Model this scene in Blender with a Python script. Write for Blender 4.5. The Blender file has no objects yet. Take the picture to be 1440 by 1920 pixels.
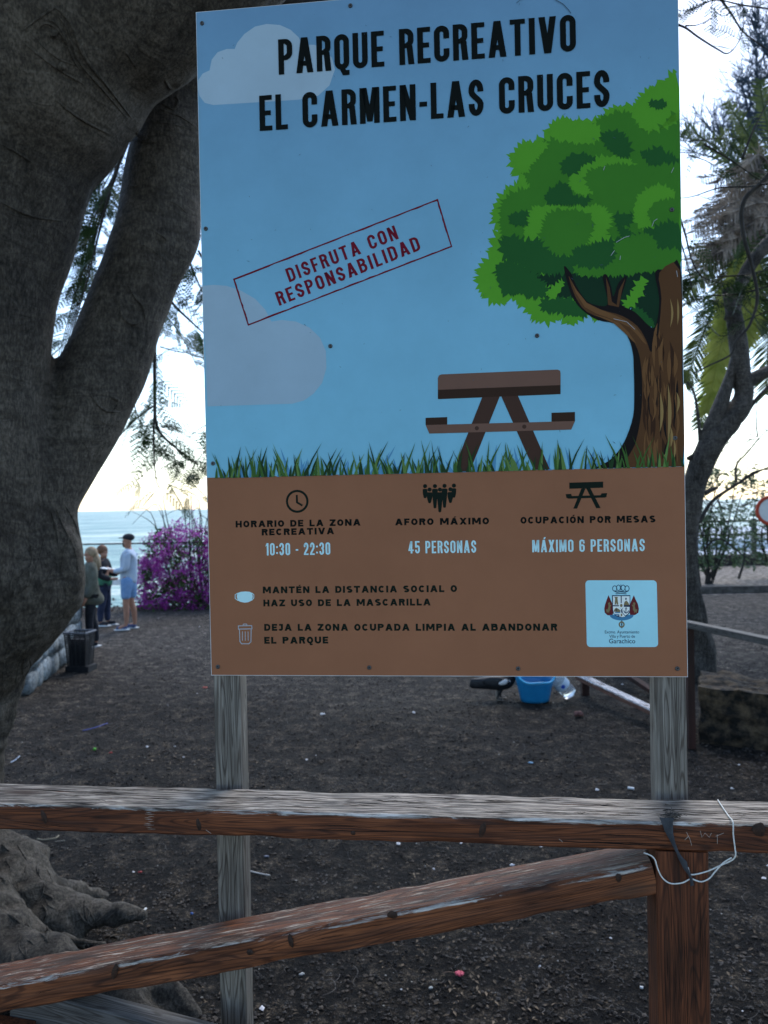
import bpy, bmesh, math, random
from mathutils import Vector, Matrix, noise
from mathutils.geometry import tessellate_polygon
R = random.Random(7)
PI = math.pi
sc = bpy.context.scene
col = sc.collection

# ------------------------------------------------------------------ camera, sky, sun, exposure
F = 1450.0
CAM = Vector((0, 0, 2.2))
CM = (Matrix.Rotation(PI/2 - 0.00838, 3, 'X') @ Matrix.Rotation(-0.01936, 3, 'Z'))
cam_d = bpy.data.cameras.new('camera'); cam = bpy.data.objects.new('camera', cam_d); col.objects.link(cam)
cam.matrix_world = Matrix.Translation(CAM) @ CM.to_4x4()
cam_d.sensor_fit = 'VERTICAL'; cam_d.sensor_height = 36.0; cam_d.lens = 36.0*F/1920.0
cam_d.clip_start = 0.05; cam_d.clip_end = 60000
cam_d.dof.use_dof = True; cam_d.dof.focus_distance = 1.62; cam_d.dof.aperture_fstop = 6.0
sc.camera = cam
SUN_EL, SUN_AZ = math.radians(52), math.radians(20)      # the sun stands over the sea, beyond the board
w = bpy.data.worlds.new('World'); sc.world = w; w.use_nodes = True
nt = w.node_tree
sky = nt.nodes.new('ShaderNodeTexSky'); sky.sky_type = 'NISHITA'; sky.sun_disc = False
sky.sun_elevation = SUN_EL; sky.sun_rotation = SUN_AZ; sky.dust_density = 0.8; sky.air_density = 1.0; sky.ozone_density = 2.2
bg = nt.nodes['Background']; bg.inputs['Strength'].default_value = 0.12
tint = nt.nodes.new('ShaderNodeMix'); tint.data_type = 'RGBA'; tint.blend_type = 'MULTIPLY'; tint.inputs[0].default_value = 1; tint.inputs[7].default_value = (1.04, 1.03, 1.0, 1)   # cool camera white balance
nt.links.new(sky.outputs[0], tint.inputs[6]); nt.links.new(tint.outputs[2], bg.inputs['Color'])
sl = bpy.data.lights.new('sun', 'SUN'); sl.energy = .8; sl.angle = math.radians(25); sl.color = (1, .95, .87)
so = bpy.data.objects.new('sun', sl); col.objects.link(so)
sdir = Vector((math.sin(SUN_AZ)*math.cos(SUN_EL), math.cos(SUN_AZ)*math.cos(SUN_EL), math.sin(SUN_EL)))
so.rotation_euler = sdir.to_track_quat('Z', 'Y').to_euler(); so.location = (0, 0, 30)
sc.view_settings.view_transform = 'Standard'; sc.view_settings.look = 'None'
sc.view_settings.exposure = 1.54; sc.view_settings.gamma = 1.0; sc.view_settings.use_curve_mapping = False

# ------------------------------------------------------------------ helpers
def ray(px, py): return CM @ Vector(((px-720)/F, (960-py)/F, -1))
def at(px, py, Y):
    d = ray(px, py); return CAM + d*(Y/d.y)
def gnd(px, py, z=0.0):
    d = ray(px, py); return CAM + d*((z-CAM.z)/d.z)
def tag(o, label=None, cat=None, group=None, kind=None):
    if label: o['label'] = label
    if cat: o['category'] = cat
    if group: o['group'] = group
    if kind: o['kind'] = kind
    return o
def empty(name, loc=(0, 0, 0), label=None, cat=None, group=None, rz=0):
    o = bpy.data.objects.new(name, None); col.objects.link(o); o.location = loc; o.rotation_euler = (0, 0, rz)
    o.empty_display_size = .1
    return tag(o, label, cat, group)
class MB:
    def __init__(s): s.v = []; s.f = []
    def add(s, vs, fs):
        b = len(s.v); s.v += [tuple(x) for x in vs]; s.f += [tuple(i+b for i in f) for f in fs]
    def box(s, c, d, m=None, taper=1.0):
        c = Vector(c); hx, hy, hz = d[0]/2, d[1]/2, d[2]/2
        vs = [Vector((x*hx*(taper if z > 0 else 1), y*hy*(taper if z > 0 else 1), z*hz)) for z in (-1, 1) for y in (-1, 1) for x in (-1, 1)]
        if m is not None: vs = [m @ v for v in vs]
        s.add([v+c for v in vs], [(0, 2, 3, 1), (4, 5, 7, 6), (0, 1, 5, 4), (2, 6, 7, 3), (0, 4, 6, 2), (1, 3, 7, 5)])
    def tube(s, pts, rads, n=8, cap=True, ell=1.0, wob=0.0, seed=0):
        pts = [Vector(p) for p in pts]
        if not hasattr(rads, '__len__'): rads = [rads]*len(pts)
        base = len(s.v); up = None; vs = []
        for i, p in enumerate(pts):
            t = (pts[min(i+1, len(pts)-1)] - pts[max(i-1, 0)]).normalized()
            if up is None:
                up = Vector((0, 0, 1)) if abs(t.z) < .9 else Vector((0, 1, 0))
            a = t.cross(up); a.normalize(); b = a.cross(t).normalized(); up = b
            for k in range(n):
                th = 2*PI*k/n; r = rads[i]
                q = a*math.cos(th) + b*math.sin(th)*ell
                if wob: r *= 1 + wob*noise.noise(p*3 + q*1.5 + Vector((seed, 0, 0)))
                vs.append(p + q*r)
        fs = []
        for i in range(len(pts)-1):
            for k in range(n):
                k2 = (k+1) % n; fs.append((i*n+k, i*n+k2, (i+1)*n+k2, (i+1)*n+k))
        if cap: fs.append(tuple(range(n-1, -1, -1))); fs.append(tuple((len(pts)-1)*n+k for k in range(n)))
        s.add(vs, fs)
    def ball(s, c, r, nu=10, nv=7, m=None, wob=0, seed=0):
        c = Vector(c); rr = Vector(r) if hasattr(r, '__len__') else Vector((r, r, r))
        vs = []
        for j in range(nv+1):
            ph = PI*j/nv
            for i in range(nu):
                th = 2*PI*i/nu
                q = Vector((math.sin(ph)*math.cos(th), math.sin(ph)*math.sin(th), math.cos(ph)))
                k = 1 + (wob*noise.noise(q*1.7+Vector((seed, seed*.7, 0))) if wob else 0)
                q = Vector((q.x*rr.x*k, q.y*rr.y*k, q.z*rr.z*k))
                if m is not None: q = m @ q
                vs.append(c+q)
        fs = [(j*nu+i, (j+1)*nu+i, (j+1)*nu+(i+1) % nu, j*nu+(i+1) % nu) for j in range(nv) for i in range(nu)]
        s.add(vs, fs)
    def quad(s, a, b, c, d): s.add([a, b, c, d], [(0, 1, 2, 3)])
    def build(s, name, mat, parent=None, smooth=False, label=None, kind=None):
        me = bpy.data.meshes.new(name); me.from_pydata(s.v, [], s.f); me.materials.append(mat)
        if smooth: me.polygons.foreach_set('use_smooth', [True]*len(me.polygons))
        me.update()
        o = bpy.data.objects.new(name, me); col.objects.link(o)
        if parent: o.parent = parent
        if label: o['label'] = label
        if kind: o['kind'] = kind
        return o
def spline(pts, n=6):
    pts = [Vector(p) for p in pts]; out = []
    for i in range(len(pts)-1):
        p0 = pts[max(i-1, 0)]; p1 = pts[i]; p2 = pts[i+1]; p3 = pts[min(i+2, len(pts)-1)]
        for k in range(n):
            t = k/n
            out.append(.5*((2*p1)+(p2-p0)*t+(2*p0-5*p1+4*p2-p3)*t*t+(3*p1-p0-3*p2+p3)*t**3))
    out.append(pts[-1]); return out
def lerps(vals, n):
    out = []
    for i in range(len(vals)-1):
        for k in range(n): out.append(vals[i]+(vals[i+1]-vals[i])*k/n)
    out.append(vals[-1]); return out

# ------------------------------------------------------------------ materials
def L(h):   # sRGB byte triple to linear
    return tuple(((c/255)/12.92 if c/255 < .04045 else ((c/255+.055)/1.055)**2.4) for c in h)
def mat(name, c, rough=.8, c2=None, scale=8, detail=6, bump=0, bscale=None, stretch=None, spec=.3, metal=0, lo=.35, hi=.65, coords='Object', rnd=0):
    m = bpy.data.materials.new(name); m.use_nodes = True; n = m.node_tree.nodes; l = m.node_tree.links
    b = n['Principled BSDF']; b.inputs['Roughness'].default_value = rough; b.inputs['Metallic'].default_value = metal
    b.inputs['Specular IOR Level'].default_value = spec; b.inputs['Base Color'].default_value = (*c, 1)
    tc = n.new('ShaderNodeTexCoord'); mp = n.new('ShaderNodeMapping'); l.new(tc.outputs[coords], mp.inputs['Vector'])
    if stretch: mp.inputs['Scale'].default_value = stretch
    nz = n.new('ShaderNodeTexNoise'); nz.inputs['Scale'].default_value = scale; nz.inputs['Detail'].default_value = detail
    nz.inputs['Roughness'].default_value = .65
    l.new(mp.outputs[0], nz.inputs['Vector'])
    if c2:
        r = n.new('ShaderNodeValToRGB'); r.color_ramp.elements[0].position = lo; r.color_ramp.elements[1].position = hi
        r.color_ramp.elements[0].color = (*c, 1); r.color_ramp.elements[1].color = (*c2, 1)
        l.new(nz.outputs[0], r.inputs[0]); out = r.outputs[0]
        if rnd:
            oi = n.new('ShaderNodeObjectInfo'); hv = n.new('ShaderNodeHueSaturation'); mr = n.new('ShaderNodeMapRange')
            mr.inputs[3].default_value = 1-rnd; mr.inputs[4].default_value = 1+rnd
            l.new(oi.outputs['Random'], mr.inputs[0]); l.new(mr.outputs[0], hv.inputs['Value']); l.new(out, hv.inputs['Color']); out = hv.outputs[0]
        l.new(out, b.inputs['Base Color'])
    if bump:
        nb = n.new('ShaderNodeTexNoise'); nb.inputs['Scale'].default_value = bscale or scale*3; nb.inputs['Detail'].default_value = 8
        nb.inputs['Roughness'].default_value = .7
        l.new(mp.outputs[0], nb.inputs['Vector'])
        bp = n.new('ShaderNodeBump'); bp.inputs['Strength'].default_value = 1; bp.inputs['Distance'].default_value = bump
        l.new(nb.outputs[0], bp.inputs['Height']); l.new(bp.outputs[0], b.inputs['Normal'])
    return m
def leafmat(name, c, c2, trans=.35, scale=3):
    m = mat(name, c, .55, c2, scale, 3, spec=.25)
    n = m.node_tree.nodes; l = m.node_tree.links; b = n['Principled BSDF']; out = n['Material Output']
    tr = n.new('ShaderNodeBsdfTranslucent'); mx = n.new('ShaderNodeMixShader'); mx.inputs[0].default_value = trans
    l.new(b.inputs['Base Color'].links[0].from_socket, tr.inputs['Color'])
    l.new(b.outputs[0], mx.inputs[1]); l.new(tr.outputs[0], mx.inputs[2]); l.new(mx.outputs[0], out.inputs[0])
    return m
def woodmat(name, base, base2, grey, grey2, wear_z=None, wear=.35, axis=0, knots=True, edge_y=None):
    """long grain along one local axis; weathered grey flakes on the upper face (z near wear_z) and along worn streaks"""
    m = bpy.data.materials.new(name); m.use_nodes = True; n = m.node_tree.nodes; l = m.node_tree.links
    b = n['Principled BSDF']; b.inputs['Roughness'].default_value = .62; b.inputs['Specular IOR Level'].default_value = .3
    tc = n.new('ShaderNodeTexCoord')
    def mp(sc3):
        q = n.new('ShaderNodeMapping'); q.inputs['Scale'].default_value = sc3; l.new(tc.outputs['Object'], q.inputs[0]); return q.outputs[0]
    def nz(vec, s, d=6, r=.6, dist=0):
        q = n.new('ShaderNodeTexNoise'); q.inputs['Scale'].default_value = s; q.inputs['Detail'].default_value = d
        q.inputs['Roughness'].default_value = r; q.inputs['Distortion'].default_value = dist; l.new(vec, q.inputs['Vector']); return q.outputs[0]
    def math_(op, a, b_=None, v=None):
        q = n.new('ShaderNodeMath'); q.operation = op
        for i, x in enumerate((a, b_)):
            if x is None: continue
            if isinstance(x, (int, float)): q.inputs[i].default_value = x
            else: l.new(x, q.inputs[i])
        return q.outputs[0]
    def ramp(x, p0, p1, c0=(0, 0, 0), c1=(1, 1, 1)):
        q = n.new('ShaderNodeValToRGB'); q.color_ramp.elements[0].position = p0; q.color_ramp.elements[1].position = p1
        q.color_ramp.elements[0].color = (*c0, 1); q.color_ramp.elements[1].color = (*c1, 1); l.new(x, q.inputs[0]); return q.outputs[0]
    def mix(f, a, b_, mode='MIX'):
        q = n.new('ShaderNodeMix'); q.data_type = 'RGBA'; q.blend_type = mode
        if isinstance(f, (int, float)): q.inputs[0].default_value = f
        else: l.new(f, q.inputs[0])
        l.new(a, q.inputs[6]); l.new(b_, q.inputs[7]); return q.outputs[2]
    st = [30, 30, 30]; st[axis] = 2.2; fine = [150, 150, 150]; fine[axis] = 9; md = [80, 80, 80]; md[axis] = 9
    g1 = nz(mp(st), 2.2, 5, .6, .6); g2 = nz(mp(fine), 1.5, 4, .6, .3); big = nz(mp((4, 4, 4)), 1.2, 3)
    f3 = [230, 230, 230]; f3[axis] = 2.2; g3 = nz(mp(f3), 1.0, 3, .55, .15)
    flake = nz(mp(md), 1.3, 7, .75, .8)
    cb = ramp(math_('ADD', math_('MULTIPLY', g1, .6), math_('MULTIPLY', big, .4)), .38, .62, base, base2)
    rg_ = [16, 16, 16]; rg_[axis] = 1.3; gr_ = nz(mp(rg_), 1.0, 2, .45, .35)
    rings = ramp(math_('SINE', math_('MULTIPLY', math_('ADD', gr_, math_('MULTIPLY', g2, .012)), 150.0)), .30, .95, (1.12, 1.12, 1.12), (.42, .38, .36))
    cb = mix(.85, cb, rings, 'MULTIPLY')
    cb = mix(.5, cb, ramp(g3, .40, .60, (.34, .30, .27), (1.35, 1.35, 1.35)), 'MULTIPLY'); cb = mix(.5, cb, ramp(g2, .36, .60, (.55, .5, .48), (1.15, 1.15, 1.15)), 'MULTIPLY')
    cg = ramp(math_('ADD', math_('MULTIPLY', g1, .5), math_('MULTIPLY', g2, .5)), .38, .62, grey, grey2)
    cg = mix(1.0, cg, ramp(g2, .42, .58, (.28, .25, .23), (1.25, 1.22, 1.18)), 'MULTIPLY')
    cg = mix(.6, cg, rings, 'MULTIPLY')
    fac = ramp(flake, .72-wear*.5, .78-wear*.5)
    if wear_z is not None:
        sx = n.new('ShaderNodeSeparateXYZ'); l.new(tc.outputs['Object'], sx.inputs[0])
        mr = n.new('ShaderNodeMapRange'); mr.inputs[1].default_value = wear_z-.010; mr.inputs[2].default_value = wear_z; mr.inputs[3].default_value = -.30; mr.inputs[4].default_value = wear
        l.new(sx.outputs[2], mr.inputs[0])
        fac = ramp(math_('ADD', flake, mr.outputs[0]), .60, .70)
    c = mix(fac, cb, cg)
    if edge_y is not None:
        sy = n.new('ShaderNodeMapRange'); sy.inputs[1].default_value = edge_y; sy.inputs[2].default_value = edge_y+.030; sy.inputs[3].default_value = .15; sy.inputs[4].default_value = -.35; l.new(sx.outputs[1], sy.inputs[0])
        sz = n.new('ShaderNodeMapRange'); sz.inputs[1].default_value = wear_z-.012; sz.inputs[2].default_value = wear_z-.003; sz.inputs[3].default_value = -.4; sz.inputs[4].default_value = 0; l.new(sx.outputs[2], sz.inputs[0])
        ef = ramp(math_('ADD', math_('ADD', math_('MULTIPLY', flake, .8), math_('MULTIPLY', big, .40)), math_('ADD', sy.outputs[0], sz.outputs[0])), .72, .84)
        c = mix(ef, c, ramp(g2, .35, .6, (.26, .25, .235), (.62, .60, .57)))
    if knots:
        vo = n.new('ShaderNodeTexVoronoi'); vo.inputs['Scale'].default_value = 1.0
        kk = [11, 11, 11]; kk[axis] = 3.4
        l.new(mp(kk), vo.inputs['Vector'])
        c = mix(ramp(vo.outputs['Distance'], .10, .24, (.9, .9, .9), (0, 0, 0)), c, ramp(g2, .3, .7, (.03, .016, .010), (.07, .035, .02)))
    l.new(c, b.inputs['Base Color'])
    bp = n.new('ShaderNodeBump'); bp.inputs['Strength'].default_value = .9; bp.inputs['Distance'].default_value = .0022
    l.new(math_('ADD', math_('MULTIPLY', g2, .6), math_('MULTIPLY', fac, .5)), bp.inputs['Height']); l.new(bp.outputs[0], b.inputs['Normal'])
    return m
M = {}
M['rail'] = woodmat('weathered_brown_rail', (.062, .018, .0065), (.165, .052, .018), (.085, .070, .056), (.39, .345, .295),   .025, .28, edge_y=-.056)
M['brace'] = woodmat('flaking_brown_brace', (.070, .023, .009), (.195, .066, .024), (.15, .10, .07), (.46, .40, .34), .025, .10, edge_y=-.050)
M['post_b'] = woodmat('brown_post_wood', (.055, .017, .006), (.14, .042, .015), (.17, .13, .11), (.3, .26, .22), None, -.05, 2, False)
M['post_g'] = woodmat('grey_post_wood', (.12, .110, .095), (.225, .208, .18), (.19, .18, .16), (.33, .31, .28), None, .06, 2, False)
M['old_g'] = woodmat('old_grey_board', (.05, .05, .05), (.10, .095, .09), (.2, .19, .18), (.3, .29, .28), None, 0, 0)
M['dirt'] = None
M['panel_edge'] = mat('panel_edge', (.72, .74, .75), .5, (.5, .52, .53), 20)
M['screw'] = mat('screw_metal', (.12, .125, .13), .45, (.05, .05, .05), 60, metal=.6, spec=.5)
M['hole'] = mat('screw_recess', (.012, .012, .012), .7)
# ------------------------------------------------------------------ ground
def groundmat():
    m = bpy.data.materials.new('dark_volcanic_soil'); m.use_nodes = True; n = m.node_tree.nodes; l = m.node_tree.links
    b = n['Principled BSDF']; b.inputs['Roughness'].default_value = .9; b.inputs['Specular IOR Level'].default_value = .15
    tc = n.new('ShaderNodeTexCoord')
    def nz(s, d=8, r=.7, sc3=(1, 1, 1)):
        mp = n.new('ShaderNodeMapping'); mp.inputs['Scale'].default_value = sc3; l.new(tc.outputs['Object'], mp.inputs[0])
        q = n.new('ShaderNodeTexNoise'); q.inputs['Scale'].default_value = s; q.inputs['Detail'].default_value = d; q.inputs['Roughness'].default_value = r
        l.new(mp.outputs[0], q.inputs['Vector']); return q.outputs[0]
    def ramp(x, st):
        q = n.new('ShaderNodeValToRGB'); e = q.color_ramp.elements
        while len(e) < len(st): e.new(.5)
        for i, (p, c) in enumerate(st): e[i].position = p; e[i].color = (*c, 1)
        l.new(x, q.inputs[0]); return q.outputs[0]
    def mix(f, a, b_, mode='MIX'):
        q = n.new('ShaderNodeMix'); q.data_type = 'RGBA'; q.blend_type = mode
        if isinstance(f, float): q.inputs[0].default_value = f
        else: l.new(f, q.inputs[0])
        l.new(a, q.inputs[6]); l.new(b_, q.inputs[7]); return q.outputs[2]
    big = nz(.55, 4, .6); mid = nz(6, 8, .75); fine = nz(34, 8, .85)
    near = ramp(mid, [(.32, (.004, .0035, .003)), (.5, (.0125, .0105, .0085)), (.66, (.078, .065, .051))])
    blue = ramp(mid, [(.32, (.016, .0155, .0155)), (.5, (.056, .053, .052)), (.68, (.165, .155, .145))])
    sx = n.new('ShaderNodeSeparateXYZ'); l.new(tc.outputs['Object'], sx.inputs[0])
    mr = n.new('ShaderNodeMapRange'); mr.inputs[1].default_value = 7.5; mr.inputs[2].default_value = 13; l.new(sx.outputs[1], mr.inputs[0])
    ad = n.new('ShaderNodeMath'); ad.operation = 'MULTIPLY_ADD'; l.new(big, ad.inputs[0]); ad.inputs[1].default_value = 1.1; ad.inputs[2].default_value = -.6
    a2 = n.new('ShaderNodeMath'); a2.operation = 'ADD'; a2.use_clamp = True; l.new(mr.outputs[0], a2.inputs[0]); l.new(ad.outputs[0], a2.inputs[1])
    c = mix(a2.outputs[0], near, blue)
    c = mix(1.0, c, ramp(fine, [(.40, (.12, .12, .12)), (.51, (.75, .75, .75)), (.62, (3.2, 3.0, 2.7))]), 'MULTIPLY'); c = mix(.8, c, ramp(nz(120, 4, .7), [(.40, (.35, .35, .35)), (.5, (.9, .9, .9)), (.62, (2.3, 2.2, 2.0))]), 'MULTIPLY')
    l.new(c, b.inputs['Base Color'])
    bp = n.new('ShaderNodeBump'); bp.inputs['Distance'].default_value = .06; bp.inputs['Strength'].default_value = 1
    hm = n.new('ShaderNodeMath'); hm.operation = 'MULTIPLY_ADD'; l.new(fine, hm.inputs[0]); hm.inputs[1].default_value = .45; l.new(mid, hm.inputs[2])
    l.new(hm.outputs[0], bp.inputs['Height']); l.new(bp.outputs[0], b.inputs['Normal'])
    return m
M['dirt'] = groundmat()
M['lightdirt'] = mat('pale_dry_soil', (.05, .044, .038), .9, (.36, .31, .26), 7, 12, bump=.03, bscale=14, lo=.42, hi=.66)
def gz(x, y):
    k = 1.0 if y < 12 else .6
    return k*(.035*noise.noise(Vector((x*.7, y*.7, 0))) + .016*noise.noise(Vector((x*3.1, y*3.1, 5))) + .008*noise.noise(Vector((x*9, y*9, 9))))
mb = MB()
ys = [1.9]; st = .035
while ys[-1] < 17.6: ys.append(ys[-1]+st); st *= 1.018
xs = [-45, -30, -20, -14, -10, -8, -6.5, -5.2]; x = -4.4
while x < 4.4: xs.append(x); x += .065
xs += [5, 6, 7.5, 9, 12, 16, 22, 30, 45]
nx = len(xs)
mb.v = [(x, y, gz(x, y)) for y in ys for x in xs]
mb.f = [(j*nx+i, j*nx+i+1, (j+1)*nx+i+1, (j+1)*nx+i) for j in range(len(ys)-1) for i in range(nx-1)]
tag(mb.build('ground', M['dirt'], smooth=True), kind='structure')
yl = ys[-1]
# shore edge of dark rock falling to the water, on the left
mb = MB()
for i in range(60):
    x0 = -45+i*.8; x1 = x0+.8
    z0 = gz(x0, yl); z1 = gz(x1, yl)
    f0 = .5*noise.noise(Vector((x0, 0, 0))); f1 = .5*noise.noise(Vector((x1, 0, 0)))
    mb.add([(x0, yl-.02, -.06), (x1, yl-.02, -.06), (x1, yl+.4+f1, -.5), (x0, yl+.4+f0, -.5), (x1, yl+1.5+f1, -4.5), (x0, yl+1.5+f0, -4.5)], [(0, 1, 2, 3), (3, 2, 4, 5)])
M['rock'] = mat('dark_basalt', (.022, .02, .019), .85, (.09, .075, .06), 7, 8, bump=.03, bscale=22, lo=.4, hi=.7)
tag(mb.build('shore_rock', M['rock'], smooth=True), kind='structure')
# flat land on the right that runs on behind the board
mb = MB()
mb.v = [(x, y, 0.0 if y > yl else -.05) for y in (yl-.05, yl, 20, 23, 26, 27) for x in (2.4, 5, 8, 12, 16, 25, 45)]
mb.f = [(j*7+i, j*7+i+1, (j+1)*7+i+1, (j+1)*7+i) for j in range(5) for i in range(6)]
tag(mb.build('planting_strip', M['lightdirt']), kind='structure')
mb = MB(); mb.box((22, 15.2, .03), (44-6.4*0, .14, .16)); 
M['kerb'] = mat('dark_kerb_stone', (.03, .028, .026), .8, (.09, .085, .08), 9, bump=.01)
mb = MB(); mb.box((24, 18.4, .05), (43, .25, .16)); tag(mb.build('kerb', M['kerb']), kind='structure')
mb = MB(); mb.v = [(2.4, 27, .02), (60, 27, .02), (60, 60, .02), (2.4, 60, .02)]; mb.f = [(0, 1, 2, 3)]
M['road'] = mat('pale_promenade', (.22, .26, .32), .6, (.36, .42, .50), 2, 6)
tag(mb.build('promenade', M['road']), kind='structure')
mb = MB(); mb.v = [(2.4, 60, .02), (60, 60, .02), (60, 61.2, -5), (2.4, 61.2, -5), (2.4, 18, -5), (2.4, 18, 0.0), (2.4, 27, 0.0), (2.4, 60, .02)]
mb.f = [(0, 1, 2, 3), (3, 4, 5, 6, 7)]
tag(mb.build('sea_cliff', M['rock']), kind='structure')
# terrace the photographer and the fence stand on
mb = MB(); mb.box((0, -18.06, .3), (90, 40, .64)); tag(mb.build('terrace', M['lightdirt']), kind='structure')

# ------------------------------------------------------------------ sea
m = bpy.data.materials.new('sea_water'); m.use_nodes = True; n = m.node_tree.nodes; l = m.node_tree.links; b = n['Principled BSDF']
b.inputs['Roughness'].default_value = .35; b.inputs['IOR'].default_value = 1.33
tc = n.new('ShaderNodeTexCoord'); mp = n.new('ShaderNodeMapping'); l.new(tc.outputs['Object'], mp.inputs[0]); mp.inputs['Scale'].default_value = (.35, 1, 1)
n1 = n.new('ShaderNodeTexNoise'); n1.inputs['Scale'].default_value = .06; n1.inputs['Detail'].default_value = 12; n1.inputs['Roughness'].default_value = .72; l.new(mp.outputs[0], n1.inputs['Vector'])
r = n.new('ShaderNodeValToRGB'); e = r.color_ramp.elements; e[0].position = .43; e[0].color = (.03, .13, .13, 1); e[1].position = .57; e[1].color = (.42, .49, .42, 1)
e2 = e.new(.5); e2.color = (.09, .23, .205, 1)
l.new(n1.outputs[0], r.inputs[0]); l.new(r.outputs[0], b.inputs['Base Color'])
n2 = n.new('ShaderNodeTexNoise'); n2.inputs['Scale'].default_value = .9; n2.inputs['Detail'].default_value = 8; l.new(mp.outputs[0], n2.inputs['Vector'])
bp = n.new('ShaderNodeBump'); bp.inputs['Distance'].default_value = .6; bp.inputs['Strength'].default_value = 1; l.new(n2.outputs[0], bp.inputs['Height']); l.new(bp.outputs[0], b.inputs['Normal'])
M['sea'] = m
mb = MB(); mb.v = [(-50000, 10, -4.3), (50000, 10, -4.3), (50000, 50000, -4.3), (-50000, 50000, -4.3)]; mb.f = [(0, 1, 2, 3)]
tag(mb.build('sea', M['sea']), kind='structure')

# ------------------------------------------------------------------ the big tree on the left
def barkmat(name, c, c2, st=(1, 1, .35), sc=26, bump=.010):
    m = bpy.data.materials.new(name); m.use_nodes = True; n = m.node_tree.nodes; l = m.node_tree.links; b = n['Principled BSDF']
    b.inputs['Roughness'].default_value = .8; b.inputs['Specular IOR Level'].default_value = .25
    tc = n.new('ShaderNodeTexCoord')
    def nz(s, d, r, s3, dist=0):
        mp = n.new('ShaderNodeMapping'); mp.inputs['Scale'].default_value = s3; l.new(tc.outputs['Object'], mp.inputs[0])
        q = n.new('ShaderNodeTexNoise'); q.inputs['Scale'].default_value = s; q.inputs['Detail'].default_value = d; q.inputs['Roughness'].default_value = r; q.inputs['Distortion'].default_value = dist
        l.new(mp.outputs[0], q.inputs['Vector']); return q.outputs[0]
    a = nz(1.7, 7, .7, (1, 1, .6), .8); f = nz(sc*1.6, 8, .8, st); g = nz(5, 6, .6, (1, 1, 3.2), 1.5)
    r = n.new('ShaderNodeValToRGB'); r.color_ramp.elements[0].position = .40; r.color_ramp.elements[1].position = .60
    r.color_ramp.elements[0].color = (*c, 1); r.color_ramp.elements[1].color = (*c2, 1)
    s = n.new('ShaderNodeMath'); s.operation = 'MULTIPLY_ADD'; l.new(a, s.inputs[0]); s.inputs[1].default_value = .5
    s2 = n.new('ShaderNodeMath'); s2.operation = 'MULTIPLY'; l.new(f, s2.inputs[0]); s2.inputs[1].default_value = .5; l.new(s2.outputs[0], s.inputs[2])
    l.new(s.outputs[0], r.inputs[0])
    mx = n.new('ShaderNodeMix'); mx.data_type = 'RGBA'; mx.blend_type = 'MULTIPLY'; mx.inputs[0].default_value = .6
    gr = nz(95, 3, .6, (1, 1, .45), .4); r4 = n.new('ShaderNodeValToRGB'); r4.color_ramp.elements[0].position = .40; r4.color_ramp.elements[1].position = .60; r4.color_ramp.elements[0].color = (.62, .61, .59, 1); r4.color_ramp.elements[1].color = (1.34, 1.32, 1.28, 1); l.new(gr, r4.inputs[0])
    m5 = n.new('ShaderNodeMix'); m5.data_type = 'RGBA'; m5.blend_type = 'MULTIPLY'; m5.inputs[0].default_value = 1; l.new(r4.outputs[0], m5.inputs[7])
    r2 = n.new('ShaderNodeValToRGB'); r2.color_ramp.elements[0].position = .38; r2.color_ramp.elements[1].position = .55; r2.color_ramp.elements[0].color = (.35, .33, .3, 1)
    l.new(g, r2.inputs[0]); l.new(r.outputs[0], m5.inputs[6]); l.new(m5.outputs[2], mx.inputs[6]); l.new(r2.outputs[0], mx.inputs[7]); l.new(mx.outputs[2], b.inputs['Base Color'])
    h = n.new('ShaderNodeMath'); h.operation = 'MULTIPLY_ADD'; l.new(g, h.inputs[0]); h.inputs[1].default_value = 1.3; l.new(f, h.inputs[2])
    bp = n.new('ShaderNodeBump'); bp.inputs['Distance'].default_value = bump; bp.inputs['Strength'].default_value = 1
    l.new(h.outputs[0], bp.inputs['Height']); l.new(bp.outputs[0], b.inputs['Normal'])
    return m
M['bark'] = barkmat('smooth_grey_bark', (.019, .0165, .0135), (.112, .099, .082), bump=.013)
M['bark2'] = barkmat('rough_dark_bark', (.012, .011, .010), (.12, .11, .10), (1, 1, .2), 30, .02)
M['leaf'] = leafmat('dark_green_leaf', (.018, .045, .012), (.06, .12, .03))
M['feather'] = leafmat('feathery_leaf', (.012, .032, .010), (.04, .080, .026), .22)
def P(px, py, Y, r): return at(px, py, Y), r*Y/F
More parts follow.
